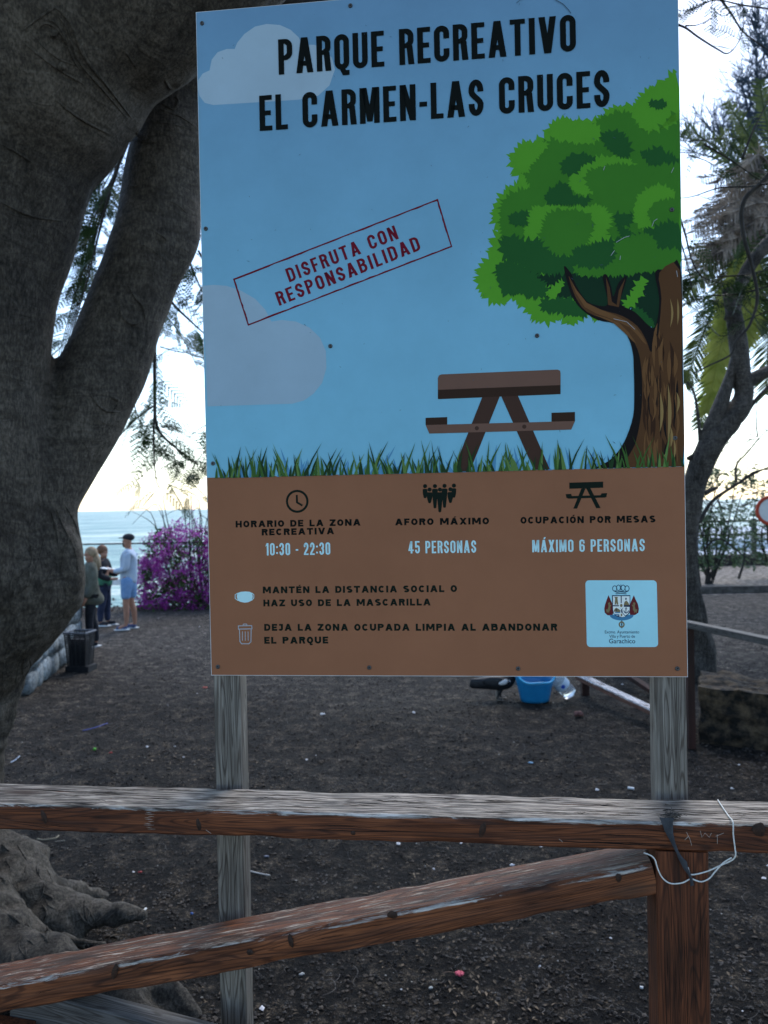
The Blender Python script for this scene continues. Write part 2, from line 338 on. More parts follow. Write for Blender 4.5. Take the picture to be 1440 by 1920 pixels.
def trunk_union(name, chains, voxel, parent, mt, nfreq=2.2, namp=.03, seed=0):
    mb = MB()
    for ch in chains:
        q = [P(*c) for c in ch]
        pts = spline([a for a, _ in q], 5); rad = lerps([b for _, b in q], 5)
        mb.tube(pts, rad, 20, wob=.05, seed=seed)
        mb.ball(pts[0], rad[0]*.97, 16, 10); mb.ball(pts[-1], rad[-1]*.97, 16, 10)
    o = mb.build(name, mt, None, True)
    md = o.modifiers.new('r', 'REMESH'); md.mode = 'VOXEL'; md.voxel_size = voxel; md.use_smooth_shade = True
    ms = o.modifiers.new('s', 'SMOOTH'); ms.iterations = 14; ms.factor = .6
    dg = bpy.context.evaluated_depsgraph_get(); dg.update()
    me = bpy.data.meshes.new_from_object(o.evaluated_get(dg)); o.modifiers.clear(); old = o.data; o.data = me; bpy.data.meshes.remove(old)
    me.name = name
    if not me.materials: me.materials.append(mt)
    nr = [v.normal.copy() for v in me.vertices]
    for v, nn in zip(me.vertices, nr):
        p = v.co
        d = namp*noise.noise(p*nfreq) + namp*.45*noise.noise(Vector((p.x*7, p.y*7, p.z*3.2)))
        low = max(0, min(1, (2.1-p.z)/1.2))
        d += low*.013*(1-2*abs(noise.noise(Vector((p.x*8+p.z*2, p.y*8, p.z*11+3))))) if low else 0
        d += low*.028*noise.noise(Vector((p.x*9+p.z*3, p.y*9, p.z*9-p.x*6))) - low*.02*abs(noise.noise(Vector((p.x*14, p.y*14, p.z*4))))
        v.co = p + nn*d
    me.polygons.foreach_set('use_smooth', [True]*len(me.polygons)); me.update()
    o.parent = parent
    if parent: o.matrix_parent_inverse = parent.matrix_world.inverted()
    return o
big = empty('fig_tree', (0, 0, 0), 'huge grey barked tree with two leaning stems and spreading roots beside the board', 'tree')
stem1 = [(-200, 1500, 4.15, 150), (-110, 1280, 4.12, 118), (-80, 1100, 4.1, 165), (-72, 900, 4.1, 160), (-68, 700, 4.1, 148), (-60, 560, 4.1, 157), (-30, 400, 4.1, 165), (10, 255, 4.05, 170), (90, 100, 4.0, 200), (110, -60, 4, 210), (120, -300, 4, 190), (90, -700, 4.1, 150)]
limb = [(95, 110, 4.0, 150), (235, 5, 3.97, 172), (400, -130, 3.95, 160), (640, -290, 3.9, 130), (900, -450, 3.7, 110)]
stem2 = [(360, -250, 4.7, 90), (342, 40, 4.75, 84), (328, 200, 4.75, 68), (302, 400, 4.68, 73), (262, 520, 4.6, 74), (222, 620, 4.55, 76), (168, 745, 4.45, 76), (116, 850, 4.35, 70), (76, 940, 4.25, 68), (64, 1030, 4.2, 90), (50, 1092, 4.15, 106), (2, 1165, 4.1, 98), (-60, 1262, 4.1, 92), (-120, 1420, 4.1, 120), (-160, 1600, 4.1, 150)]
swell = [(120, 1010, 4.1, 28), (128, 1070, 4.1, 34), (108, 1130, 4.08, 30)]
roots = [[(-190, 1520, 4.1, 130), (-60, 1610, 4.1, 76), (20, 1650, 4.1, 78), (80, 1680, 4.1, 42), (150, 1672, 4.35, 17), (200, 1688, 4.4, 11), (246, 1695, 4.4, 5)],
         [(-20, 1640, 4.1, 85), (60, 1690, 4.0, 50), (130, 1714, 3.95, 30), (200, 1717, 3.95, 20), (268, 1716, 3.95, 14)],
         [(20, 1660, 4.0, 60), (90, 1730, 3.9, 45), (150, 1770, 3.85, 12)],
         [(-120, 1640, 3.8, 60), (0, 1718, 3.75, 30), (70, 1750, 3.7, 17), (150, 1764, 3.7, 12), (215, 1772, 3.7, 6)],
         [(-120, 1760, 3.6, 80), (20, 1800, 3.5, 62), (85, 1795, 3.45, 42), (130, 1812, 3.45, 22), (190, 1840, 3.45, 14)],
         [(-60, 1700, 3.7, 70), (-10, 1790, 3.55, 80)],
         [(60, 1800, 3.4, 50), (190, 1845, 3.3, 42), (250, 1895, 3.25, 38), (310, 1980, 3.2, 36)],
         [(200, 1800, 3.5, 20), (300, 1838, 3.4, 24), (345, 1885, 3.35, 26), (405, 1945, 3.3, 18)]]
tr = trunk_union('trunk', [stem1, limb, stem2, swell] + roots, .02, big, M['bark'])
from mathutils.bvhtree import BVHTree
def bvh_of(o):
    return BVHTree.FromPolygons([v.co for v in o.data.vertices], [p.vertices for p in o.data.polygons])
bt = bvh_of(tr)
def on_trunk(pts, r, mb, n=6, seed=0):
    out = []
    q = spline([Vector((a, b, 0)) for a, b in pts], 6)
    for i, p in enumerate(q):
        d = ray(p.x, p.y).normalized(); h = bt.ray_cast(CAM, d)
        if h[0] is not None: out.append(h[0] - d*r*.1)
    if len(out) > 2:
        rr = [r*(.25+.75*math.sin(PI*min(1, max(0, (i+.3)/len(out)))))*(1+.5*noise.noise(p*25)) for i, p in enumerate(out)]
        mb.tube(out, rr, n)
ridges = [([(0, 270), (30, 285), (62, 306)], .006), ([(105, 188), (150, 222), (206, 252)], .007), ([(0, 378), (55, 404), (116, 414)], .007),
          ([(45, 56), (75, 32), (104, 14)], .007), ([(104, 14), (132, 45), (160, 110), (200, 160), (247, 222)], .009), ([(100, 26), (124, 50), (148, 115), (190, 165), (238, 222)], .006),
          ([(90, 36), (112, 52), (138, 112), (150, 130)], .007), ([(68, 62), (84, 44), (108, 56), (126, 86), (140, 118)], .006), ([(64, 66), (80, 86), (110, 110), (140, 122)], .005),
          ([(44, 80), (74, 104), (112, 132), (158, 158)], .006), ([(230, 90), (246, 112), (258, 132)], .004), ([(150, 22), (180, 60), (196, 52)], .003),
          ([(176, 310), (196, 314), (208, 312)], .003), ([(42, 494), (60, 488), (80, 484)], .003), ([(0, 600), (50, 596), (98, 582)], .003), ([(0, 700), (40, 712), (90, 700)], .003)]
for pts, r_ in ridges:
    mb = MB(); on_trunk(pts, r_, mb); 
    if mb.v: mb.build('bark_ridge', M['bark'], big, True)
for c, r_ in (((100, 62), .02), ((106, 57), .012), ((114, 125), .022), ((56, 162), .008)):
    h = bt.ray_cast(CAM, ray(*c).normalized())
    if h[0] is not None:
        mb = MB(); mb.ball(h[0], (r_, r_*.6, r_), 10, 7, wob=.4, seed=c[0]); mb.build('bark_knot', M['bark'], big, True)
# scars and cracks on the second stem
scars = [([(264, 240), (256, 250), (260, 262), (272, 262), (276, 250)], .007), ([(262, 262), (266, 275), (258, 290)], .004), ([(245, 262), (280, 268), (310, 262)], .004),
         ([(310, 150), (320, 165), (338, 160)], .010), ([(306, 195), (325, 205), (335, 190), (328, 182)], .009), ([(300, 205), (340, 220), (366, 238)], .005), ([(285, 228), (330, 235), (365, 245)], .004),
         ([(238, 345), (250, 350), (262, 346)], .006), ([(284, 310), (298, 314)], .006), ([(312, 378), (330, 382), (350, 400)], .004), ([(285, 430), (300, 440), (312, 450), (306, 455)], .006),
         ([(225, 560), (228, 590), (248, 608), (266, 602)], .008), ([(240, 535), (255, 560), (268, 575), (272, 600)], .009), ([(200, 600), (215, 618), (230, 622)], .004),
         ([(170, 740), (195, 768), (225, 772)], .009), ([(205, 742), (222, 752), (214, 768)], .010), ([(150, 760), (190, 790), (212, 800)], .003), ([(245, 455), (275, 462), (300, 480)], .003),
         ([(150, 820), (170, 850)], .003), ([(118, 700), (150, 690), (200, 700)], .003), ([(104, 950), (118, 985), (140, 1030), (146, 1070)], .008), ([(96, 960), (108, 1000), (112, 1040)], .009),
         ([(120, 945), (138, 975), (150, 1010)], .006), ([(86, 1000), (70, 1060), (50, 1110)], .006), ([(0, 1220), (30, 1160), (70, 1120)], .006), ([(40, 1250), (60, 1200), (110, 1150)], .006), ([(8, 1195), (25, 1120), (40, 1080)], .007)]
for pts, r_ in scars:
    mb = MB(); on_trunk(pts, r_, mb)
    if mb.v: mb.build('bark_scar', M['bark'], big, True)
rw = random.Random(77)
for i in range(58):   # wrinkles that follow the swelling base and roots
    x, y = rw.choice([(rw.uniform(0, 150), rw.uniform(1000, 1240)), (rw.uniform(0, 60), rw.uniform(1200, 1330)), (rw.uniform(0, 150), rw.uniform(1580, 1720)), (rw.uniform(0, 90), rw.uniform(1700, 1830)), (rw.uniform(150, 260), rw.uniform(1700, 1730))])
    if y < 1400: an = math.radians(rw.gauss(118, 16)); ln = rw.uniform(30, 95)
    else: an = math.radians(rw.gauss(75, 35)); ln = rw.uniform(14, 50)
    bend = rw.uniform(-.25, .25)*ln; p0 = Vector((x, y)); d_ = Vector((math.cos(an), math.sin(an))); n_ = Vector((-d_.y, d_.x))
    mb = MB(); on_trunk([tuple(p0-d_*ln/2), tuple(p0+n_*bend), tuple(p0+d_*ln/2)], rw.uniform(.003, .008), mb, 5)
    if mb.v: mb.build('bark_wrinkle', M['bark'], big, True)
def leafcloud(mb, c, rad, n, size, rr, flat=.6):
    for _ in range(n):
        while True:
            p = Vector((rr.uniform(-1, 1), rr.uniform(-1, 1), rr.uniform(-1, 1)))
            if p.length <= 1 and p.length > .25: break
        p = Vector(c) + Vector((p.x*rad[0], p.y*rad[1], p.z*rad[2]))
        a = Vector((rr.gauss(0, 1), rr.gauss(0, 1), rr.gauss(0, flat))).normalized(); b = a.cross(Vector((rr.gauss(0, 1), rr.gauss(0, 1), rr.gauss(0, 1)))).normalized()
        s = size*rr.uniform(.6, 1.4)
        mb.quad(p-a*s, p-b*s*.38, p+a*s, p+b*s*.38)
# overhead crown of the big tree (out of the picture, it shades the place)
cr = MB(); rr = random.Random(3)
for i in range(95):
    c = (rr.uniform(-7, 5.5), rr.uniform(-5.0, 4.2), rr.uniform(7.0, 9.6)); leafcloud(cr, c, (1.0, 1.0, .55), 190, .13, rr)
cr.build('crown', M['leaf'], big, kind='stuff')
mb = MB()
for a in ((-1.5, 4.0, 6.5), (-4.8, 2.0, 8.2)), ((-1.6, 4.0, 6.0), (1.0, 1.0, 8.4)), ((1.0, 3.4, 6.2), (4.5, 0, 8.6)), ((-1.5, 4, 6.6), (-2.5, -1.5, 8.8)):
    p0, p1 = Vector(a[0]), Vector(a[1]); mb.tube(spline([p0, p0.lerp(p1, .5)+Vector((0, 0, .5)), p1], 5), lerps([.2, .13, .05], 5), 10)
mb.build('branch', M['bark'], big, True)
# ------------------------------------------------------------------ information board
TH, TI = 0.10346, -0.00624
BO = Vector((-0.38192, 1.67595, 1.83841)); BW, BH, BAND = 1.0, 1.4272, 0.4293
bu = Vector((math.cos(TH), -math.sin(TH), 0)); bw = Matrix.Rotation(-TH, 3, 'Z') @ Vector((0, math.sin(TI), math.cos(TI))); bn = bw.cross(bu)
bm4 = Matrix((bu, bn, bw)).transposed().to_4x4(); bm4.translation = BO
board = empty('information_board', (0, 0, 0), 'tall blue and brown park information board on two grey wooden posts', 'sign board')
board.matrix_world = bm4
def S(px, py):
    d = ray(px, py); t = (BO-CAM).dot(bn)/d.dot(bn); q = CAM+d*t-BO; return (q.dot(bu), q.dot(bw))
mb = MB(); mb.box((BW/2, .0035, BH/2), (BW, .006, BH)); pe = mb.build('panel', M['panel_edge'], board)
def flat(name, c, c2=None, rough=.5, gradz=None, spec=.06):
    m = bpy.data.materials.new(name); m.use_nodes = True; n = m.node_tree.nodes; l = m.node_tree.links; b = n['Principled BSDF']
    b.inputs['Roughness'].default_value = rough; b.inputs['Specular IOR Level'].default_value = spec; b.inputs['Base Color'].default_value = (*c, 1)
    tc = n.new('ShaderNodeTexCoord')
    cur = None
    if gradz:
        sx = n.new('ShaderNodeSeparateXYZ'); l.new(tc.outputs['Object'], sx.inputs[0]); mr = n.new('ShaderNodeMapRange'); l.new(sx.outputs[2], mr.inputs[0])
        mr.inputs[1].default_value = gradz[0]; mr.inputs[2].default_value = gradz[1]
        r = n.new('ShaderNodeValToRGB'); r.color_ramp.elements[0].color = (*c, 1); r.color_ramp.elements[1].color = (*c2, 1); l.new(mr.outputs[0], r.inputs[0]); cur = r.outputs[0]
    nz = n.new('ShaderNodeTexNoise'); nz.inputs['Scale'].default_value = 3.5; nz.inputs['Detail'].default_value = 9; nz.inputs['Roughness'].default_value = .7; l.new(tc.outputs['Object'], nz.inputs['Vector'])
    r = n.new('ShaderNodeValToRGB'); r.color_ramp.elements[0].position = .3; r.color_ramp.elements[1].position = .7
    r.color_ramp.elements[0].color = (.88, .88, .88, 1); r.color_ramp.elements[1].color = (1.05, 1.05, 1.05, 1); l.new(nz.outputs[0], r.inputs[0])
    mx = n.new('ShaderNodeMix'); mx.data_type = 'RGBA'; mx.blend_type = 'MULTIPLY'; mx.inputs[0].default_value = 1
    if cur: l.new(cur, mx.inputs[6])
    else: mx.inputs[6].default_value = (*c, 1)
    l.new(r.outputs[0], mx.inputs[7]); l.new(mx.outputs[2], b.inputs['Base Color'])
    bp = n.new('ShaderNodeBump'); bp.inputs['Distance'].default_value = .0015; bp.inputs['Strength'].default_value = .5
    n2 = n.new('ShaderNodeTexNoise'); n2.inputs['Scale'].default_value = 7; n2.inputs['Detail'].default_value = 3; l.new(tc.outputs['Object'], n2.inputs['Vector'])
    l.new(n2.outputs[0], bp.inputs['Height']); l.new(bp.outputs[0], b.inputs['Normal'])
    return m
K = 1.0   # printed inks
def ink(name, c, **k): return flat('print_'+name, tuple(x*K for x in c), **k)
I_sky = ink('sky_blue_sheen', (.225, .54, .69), c2=(.16, .31, .47), gradz=(.45, 1.45))  # darkening upward: the board's glossy brightness falloff is put into the ink
I_brown = ink('brown', (.300, .130, .068))
I_black = ink('black', (.004, .006, .005)); I_dk = ink('dark_green_black', (.006, .013, .009))
I_cloud = ink('cloud', (.33, .46, .55), c2=(.38, .51, .60), gradz=(.6, 1.4)); I_white = ink('pale_blue', (.54, .83, .86)); I_red = ink('dark_red', (.16, .008, .022))
I_g1 = ink('bright_green', (.095, .33, .025)); I_g2 = ink('mid_green', (.048, .20, .020)); I_g3 = ink('deep_green', (.018, .10, .022)); I_g4 = ink('black_green', (.008, .035, .016))
I_t1 = ink('trunk_dark', (.010, .008, .008)); I_t2 = ink('trunk_brown', (.10, .045, .018)); I_t3 = ink('trunk_mid', (.17, .08, .03)); I_t4 = ink('trunk_tan', (.30, .19, .07)); I_t5 = ink('trunk_shade', (.045, .02, .010))
I_b1 = ink('bench_brown', (.175, .095, .068)); I_b2 = ink('bench_dark', (.042, .022, .014)); I_b3 = ink('bench_leg', (.065, .034, .024))
I_gs = ink('grass_shadow', (.10, .30, .50)); I_ga = ink('grass_green', (.050, .125, .028)); I_gb = ink('grass_dark', (.018, .050, .018)); I_gc = ink('grass_light', (.12, .22, .06))
I_logo = ink('logo_blue', (.40, .76, .84)); I_lw = ink('logo_white', (.80, .86, .82)); I_navy = ink('navy', (.015, .035, .085)); I_maroon = ink('maroon', (.14, .022, .025)); I_olive = ink('olive', (.22, .18, .09)); I_steel = ink('steel', (.06, .22, .38))
LY = .00009
def lay(k): return -k*LY
def poly(mb, uv, k):
    uv = [(max(.0008, min(BW-.0008, a)), max(b, BAND+.0003) if 7 < k < 20 and b > BAND-.03 else b) for a, b in uv]
    out = [uv[0]]
    for p in uv[1:]:
        if abs(p[0]-out[-1][0])+abs(p[1]-out[-1][1]) > 1e-6: out.append(p)
    v3 = [Vector((a, b, 0)) for a, b in out]
    tri = tessellate_polygon([v3])
    y = lay(k); vs = [(a, y, b) for a, b in out]
    fs = []
    for t in tri:
        a, b, c = (Vector((out[i][0], out[i][1])) for i in t)
        cr_ = (b.x-a.x)*(c.y-a.y)-(b.y-a.y)*(c.x-a.x)
        fs.append(tuple(t) if cr_ > 0 else (t[0], t[2], t[1]))
    mb.add(vs, fs)
def pp(pts): return [S(*p) for p in pts]
def smooth2(pts, n=4, closed=True):
    q = [Vector((a, b, 0)) for a, b in pts]
    if closed:
        N = len(q); out = []
        for i in range(N):
            p0, p1, p2, p3 = q[i-1], q[i], q[(i+1) % N], q[(i+2) % N]
            for k in range(n):
                t = k/n; v = .5*((2*p1)+(p2-p0)*t+(2*p0-5*p1+4*p2-p3)*t*t+(3*p1-p0-3*p2+p3)*t**3); out.append((v.x, v.y))
        return out
    return [(v.x, v.y) for v in spline(q, n)]
def ell(cx, cy, rx, ry, n=28, a0=0, a1=360): return [(cx+rx*math.cos(math.radians(a0+(a1-a0)*i/n)), cy+ry*math.sin(math.radians(a0+(a1-a0)*i/n))) for i in range(n + (0 if a1-a0 == 360 else 1))]
# printed sky: one sheet over the panel front above the brown band
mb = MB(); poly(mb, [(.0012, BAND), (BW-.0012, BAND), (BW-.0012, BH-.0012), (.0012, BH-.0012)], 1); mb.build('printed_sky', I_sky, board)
mb = MB(); poly(mb, [(.0012, .0012), (BW-.0012, .0012), (BW-.0012, BAND-.0004), (.0012, BAND-.0004)], 1); mb.build('brown_band', I_brown, board)
# clouds
mb = MB()
poly(mb, pp([(372, 150), (371, 165), (374, 180), (384, 193), (400, 197), (560, 187), (596, 180), (618, 160), (628, 130), (622, 108), (606, 92), (590, 84), (567, 84), (560, 70), (545, 56), (525, 47), (500, 45), (478, 50), (458, 64), (445, 80), (440, 92), (425, 92), (408, 98), (397, 112), (393, 132), (380, 138)]), 2)
mb.build('printed_cloud', I_cloud, board); mb = MB()
poly(mb, pp([(379, 536), (400, 534), (425, 536), (452, 545), (478, 560), (497, 580), (509, 603), (528, 600), (555, 603), (580, 614), (600, 633), (611, 658), (612, 690), (604, 718), (588, 738), (570, 751), (548, 757), (389, 762)]), 2)
mb.build('printed_cloud', I_cloud, board)
# stroke alphabet -------------------------------------------------
def stroke2(pts, t, closed=False):
    """ribbon of width t along a 2D polyline -> list of quads"""
    q = [Vector(p) for p in pts]; out = []; N = len(q)
    Ls, Rs = [], []
    for i in range(N):
        if closed: a, c = q[i-1], q[(i+1) % N]
        else: a, c = q[max(i-1, 0)], q[min(i+1, N-1)]
        d1 = (q[i]-a) if (q[i]-a).length > 1e-9 else (c-q[i]); d2 = (c-q[i]) if (c-q[i]).length > 1e-9 else d1
        n1 = Vector((-d1.y, d1.x)).normalized(); n2 = Vector((-d2.y, d2.x)).normalized(); m_ = (n1+n2)
        m_ = m_.normalized() if m_.length > 1e-6 else n1; k = 1/max(.35, m_.dot(n1))
        Ls.append(q[i]+m_*t/2*k); Rs.append(q[i]-m_*t/2*k)
    for i in range(N if closed else N-1):
        j = (i+1) % N; out.append([Rs[i], Rs[j], Ls[j], Ls[i]])
    return out
def ring(x0, x1, y0, y1, t, a0=0, a1=360, ryk=None):
    hx, hy = (x1-x0)/2, (y1-y0)/2; cx, cy = x0+hx, y0+hy; rx = hx; ry = min(hy, hx*1.05 if ryk is None else ryk)
    out = []; n = max(6, int(abs(a1-a0)/12)); pr = None
    ti = t
    for i in range(n+1):
        a = math.radians(a0+(a1-a0)*i/n); c, s = math.cos(a), math.sin(a); sg = 1 if s > 1e-9 else (-1 if s < -1e-9 else (pr or 1)); pr = sg
        o = Vector((cx+rx*c, cy+sg*(hy-ry)+ry*s)); i_ = Vector((cx+(rx-ti)*c, cy+sg*(hy-ry)+(ry-ti)*s)); out.append((o, i_))
    return [[out[k][0], out[k+1][0], out[k+1][1], out[k][1]] for k in range(n)]
def glyph(ch, w, t, wide):
    q = []; th = t*(.86 if not wide else .95)
    def V(x, y0=0, y1=1): q.append([Vector((x, y0)), Vector((x+t, y0)), Vector((x+t, y1)), Vector((x, y1))])
    def H(x0, x1, y): q.append([Vector((x0, y)), Vector((x1, y)), Vector((x1, y+th)), Vector((x0, y+th))])
    def D(x0, y0, x1, y1, tt): q.append([Vector((x0, y0)), Vector((x0+tt, y0)), Vector((x1+tt, y1)), Vector((x1, y1))])
    acc = None
    if ch in 'ÁÉÓÍÚ': acc = True; ch = dict(zip('ÁÉÓÍÚ', 'AEOIU'))[ch]
    W = w
    if ch == 'A':
        W = w*1.16; tt = t*1.08; D(0, 0, W/2-tt*.55, 1, tt); D(W-tt, 0, W/2-tt*.45, 1, tt); H(W*.2, W*.8, .2)
    elif ch in 'BRPD':
        if ch == 'D': V(0); hx = w/2; q += ring(0, w, 0, 1, t, -90, 90); H(t*.9, w/2, 0); H(t*.9, w/2, 1-th)
        else:
            V(0); W = w*.96; y = .46 if ch != 'P' else .40
            hx = min(w/2, (1-y)/2*1.1); cx = W-hx
            q += ring(W-2*hx, W, y, 1, t, -90, 90); H(t*.9, cx, y); H(t*.9, cx, 1-th)
            if ch == 'B':
                W2 = w*1.0; hx = min(w/2, .3); q += ring(W2-2*hx, W2, 0, y+th, t, -90, 90); H(t*.9, W2-hx, 0); W = W2
            if ch == 'R': D(W-t*1.0 if wide else W-t*.98, 0, W*.42 if wide else W*.5, y+th*.5, t*1.05)
    elif ch in 'CG':
        if wide:
            q += ring(0, w, 0, 1, t, 40, 320, .5)
            if ch == 'G': V(w-t*1.15, .1, .5); 
        else:
            q += ring(0, w, 0, 1, t, 0, 180); q += ring(0, w, 0, 1, t, 180, 360); hy = w/2*1.05
            V(0, hy, 1-hy); V(w-t, .64, 1-hy); V(w-t, hy, .36)
    elif ch in 'OQ0':
        W = w if ch != '0' else w*.93
        if wide: q += ring(0, W, 0, 1, t, 0, 360, .5)
        else: q += ring(0, W, 0, 1, t, 0, 180); q += ring(0, W, 0, 1, t, 180, 360); hy = W/2*1.05; V(0, hy, 1-hy); V(W-t, hy, 1-hy)
        if ch == 'Q': q += stroke2([(W*.52, .03), (W*.66, -.09), (W*1.0, -.09)], t*.9) if not wide else stroke2([(W*.5, .02), (W*.62, -.12), (W*.9, -.10)], t*.9)
    elif ch == 'U':
        q += ring(0, w, 0, 1, t, 180, 360, .42 if wide else None); hy = .42 if wide else w/2*1.05; V(0, hy, 1); V(w-t, hy, 1)
    elif ch == 'J': q += ring(-w*.1, w*.7, 0, 1, t, 215, 360, .35); V(w*.7-t, .35, 1); H(w*.1, w*.7-t*.5, 1-th); W = w*.72
    elif ch == 'E': W = w*.86; V(0); H(t*.9, W, 0); H(t*.9, W, 1-th); H(t*.9, W*.9, .5-th/2)
    elif ch == 'F': W = w*.82; V(0); H(t*.9, W, 1-th); H(t*.9, W*.88, .48-th/2)
    elif ch == 'L': W = w*.82; V(0); H(t*.9, W, 0)
    elif ch == 'H': V(0); V(w-t); H(t*.9, w-t*.9, .5-th/2)
    elif ch == 'I': W = t; V(0)
    elif ch == 'T': W = w*.98; V(W/2-t/2, 0, 1-th*.9); H(0, W, 1-th)
    elif ch == 'M':
        W = w*1.32; tt = t*.95; V(0); V(W-t); D(W/2-tt/2, .05 if not wide else .2, t*.3, 1, tt); D(W/2-tt/2, .05 if not wide else .2, W-t*.3-tt, 1, tt)
    elif ch == 'N': W = w*1.04; V(0); V(W-t); D(W-t*1.05, 0, 0, 1, t*1.05)
    elif ch == 'V': W = w*1.12; tt = t*1.08; D(W/2-tt*.55, 0, 0, 1, tt); D(W/2-tt*.45, 0, W-tt, 1, tt)
    elif ch == 'X': W = w*1.1; tt = t*1.15; D(0, 0, W-tt, 1, tt); D(W-tt, 0, 0, 1, tt)
    elif ch == 'Z': W = w*.95; H(0, W, 0); H(0, W, 1-th); D(0, th*.6, W-t*1.3, 1-th*.6, t*1.3)
    elif ch == 'S':
        W = w*.96; r = t/2; cx = W/2; rx = W/2-r; yt = 1-r
        h1 = .22 if not wide else .25-r*.5
        pts = [(cx+rx*math.cos(math.radians(a))*(1 if not wide else 1), 1-r-h1+h1*math.sin(math.radians(a))+0) for a in (range(0, 181, 15) if not wide else range(35, 181, 12))]
        if not wide: pts = [(cx+rx, .665)] + pts + [(cx-rx, 1-r-h1-.03)]
        pts += [(cx-rx*.80, .60), (cx-rx*.3, .53), (cx+rx*.3, .46), (cx+rx*.80, .39)]
        low = [(cx-rx*math.cos(math.radians(a)), r+h1-h1*math.sin(math.radians(a))) for a in (range(180, -1, -15) if not wide else range(180, 34, -12))]
        pts += ([(cx+rx, r+h1+.03)] if not wide else []) + low + ([(cx-rx, .335)] if not wide else [])
        q += stroke2(pts, t)
    elif ch == '1': W = w*.62; V(W-t); D(0, .74, W-t, 1, t*.2); q.append([Vector((0, .74)), Vector((W-t*.9, .80)), Vector((W-t*.9, 1)), Vector((W-t*1.0, 1))]); 
    elif ch == '2':
        W = w*.92; r = t/2; cx = W/2; rx = W/2-r; pts = [(cx-rx, .66), (cx-rx, .74)]+[(cx+rx*math.cos(math.radians(a)), 1-r-.2+.2*math.sin(math.radians(a))) for a in range(180, -1, -15)]+[(cx+rx, .66), (cx+rx*.8, .52), (cx-rx*.7, .2), (cx-rx, .04)]
        q += stroke2(pts, t); H(0, W, 0)
    elif ch == '3':
        W = w*.92; r = t/2; cx = W/2; rx = W/2-r; k_ = .19
        q += stroke2([(cx-rx, .70), (cx-rx, 1-r-k_)]+[(cx+rx*math.cos(math.radians(a)), 1-r-k_+k_*math.sin(math.radians(a))) for a in range(165, -1, -15)]+[(cx+rx, .66), (cx+rx*.7, .545), (cx-rx*.2, .52)], t)
        q += stroke2([(cx-rx*.2, .52), (cx+rx*.7, .495), (cx+rx, .38), (cx+rx, r+k_)]+[(cx+rx*math.cos(math.radians(a)), r+k_+k_*math.sin(math.radians(a))) for a in range(-15, -181, -15)]+[(cx-rx, .30)], t)
    elif ch == '4': W = w*1.02; V(W-t*1.7); H(0, W, .2); D(0, .2+th*.5, W-t*1.7-t*.1, 1, t*.9)
    elif ch == '5': W = w*.95; H(0, W*.95, 1-th); V(0, .48, 1); r = t/2; cx = W/2; rx = W/2-r; k_ = .19; q += stroke2([(t*.6, .50), (cx-rx*.1, .60), (cx+rx*.75, .56), (cx+rx, .44), (cx+rx, r+k_)]+[(cx+rx*math.cos(math.radians(a)), r+k_+k_*math.sin(math.radians(a))) for a in range(-15, -181, -15)]+[(cx-rx, .30)], t)
    elif ch == '6': q += ring(0, w, 0, 1, t, 10, 180); q += ring(0, w, 0, 1, t, 180, 360); hy = w/2*1.05; V(0, hy, 1-hy); V(w-t, .68, 1-hy); V(w-t, hy, .5-hy*.4); q += ring(0, w, .2, .61, t, 0, 150)
    elif ch == ':': W = t; q.append([Vector((0, .12)), Vector((t, .12)), Vector((t, .12+t)), Vector((0, .12+t))]); q.append([Vector((0, .6)), Vector((t, .6)), Vector((t, .6+t)), Vector((0, .6+t))])
    elif ch == '-': W = w*.5; H(0, W, .36)
    elif ch == ' ': W = w*.52 if not wide else w*.5
    if acc: D(W*.42, 1.06, W*.55, 1.22, t*.9)
    return q, W
def text(name, s, a, b, cap, w, t, gap, wide, mt, k, parent=None):
    """letters laid between two baseline points of the board; cap = cap height in picture pixels at the start"""
    A = Vector(S(*a)); B = Vector(S(*b)); d = (B-A); Ln = d.length; d.normalize(); nrm = Vector((-d.y, d.x))
    H = (Vector(S(a[0], a[1]-cap))-A).length * (1 if abs(d.y) < .1 else 1)
    gl = []; x = 0
    for i, ch in enumerate(s):
        g, W = glyph(ch, w, t, wide); gl.append((g, x)); x += W + (gap if i < len(s)-1 else 0)
    sx = Ln/(x*H); mb = MB()
    for gi, (g, x0) in enumerate(gl):
        for qi, quad in enumerate(g):
            y = lay(k) - LY*.35*(qi % 2)
            P_ = [A + d*((p.x+x0)*H*sx) + nrm*(p.y*H) for p in quad]
            cr_ = (P_[1]-P_[0]).cross(P_[2]-P_[0]) + (P_[2]-P_[0]).cross(P_[3]-P_[0])
            if cr_ < 0: P_ = P_[::-1]
            mb.add([(p.x, y, p.y) for p in P_], [(0, 1, 2, 3)])
    return mb.build(name, mt, parent or board)
LG = dict(w=.41, t=.155, gap=.10, wide=False)
text('title_lettering', 'PARQUE RECREATIVO', (523, 140.6), (1080, 96), 66, mt=I_black, k=14, **LG)
text('title_lettering', 'EL CARMEN-LAS CRUCES', (487.5, 246), (1143, 200), 66, mt=I_black, k=14, **LG)
OS = dict(w=.52, t=.175, gap=.19, wide=False)
text('stamp_lettering', 'DISFRUTA CON', (543, 529.5), (748, 447.5), 26.5, mt=I_red, k=6, **OS)
text('stamp_lettering', 'RESPONSABILIDAD', (524, 573.5), (790, 468), 26.5, mt=I_red, k=6, **OS)
MO = dict(w=.84, t=.27, gap=.20, wide=True)
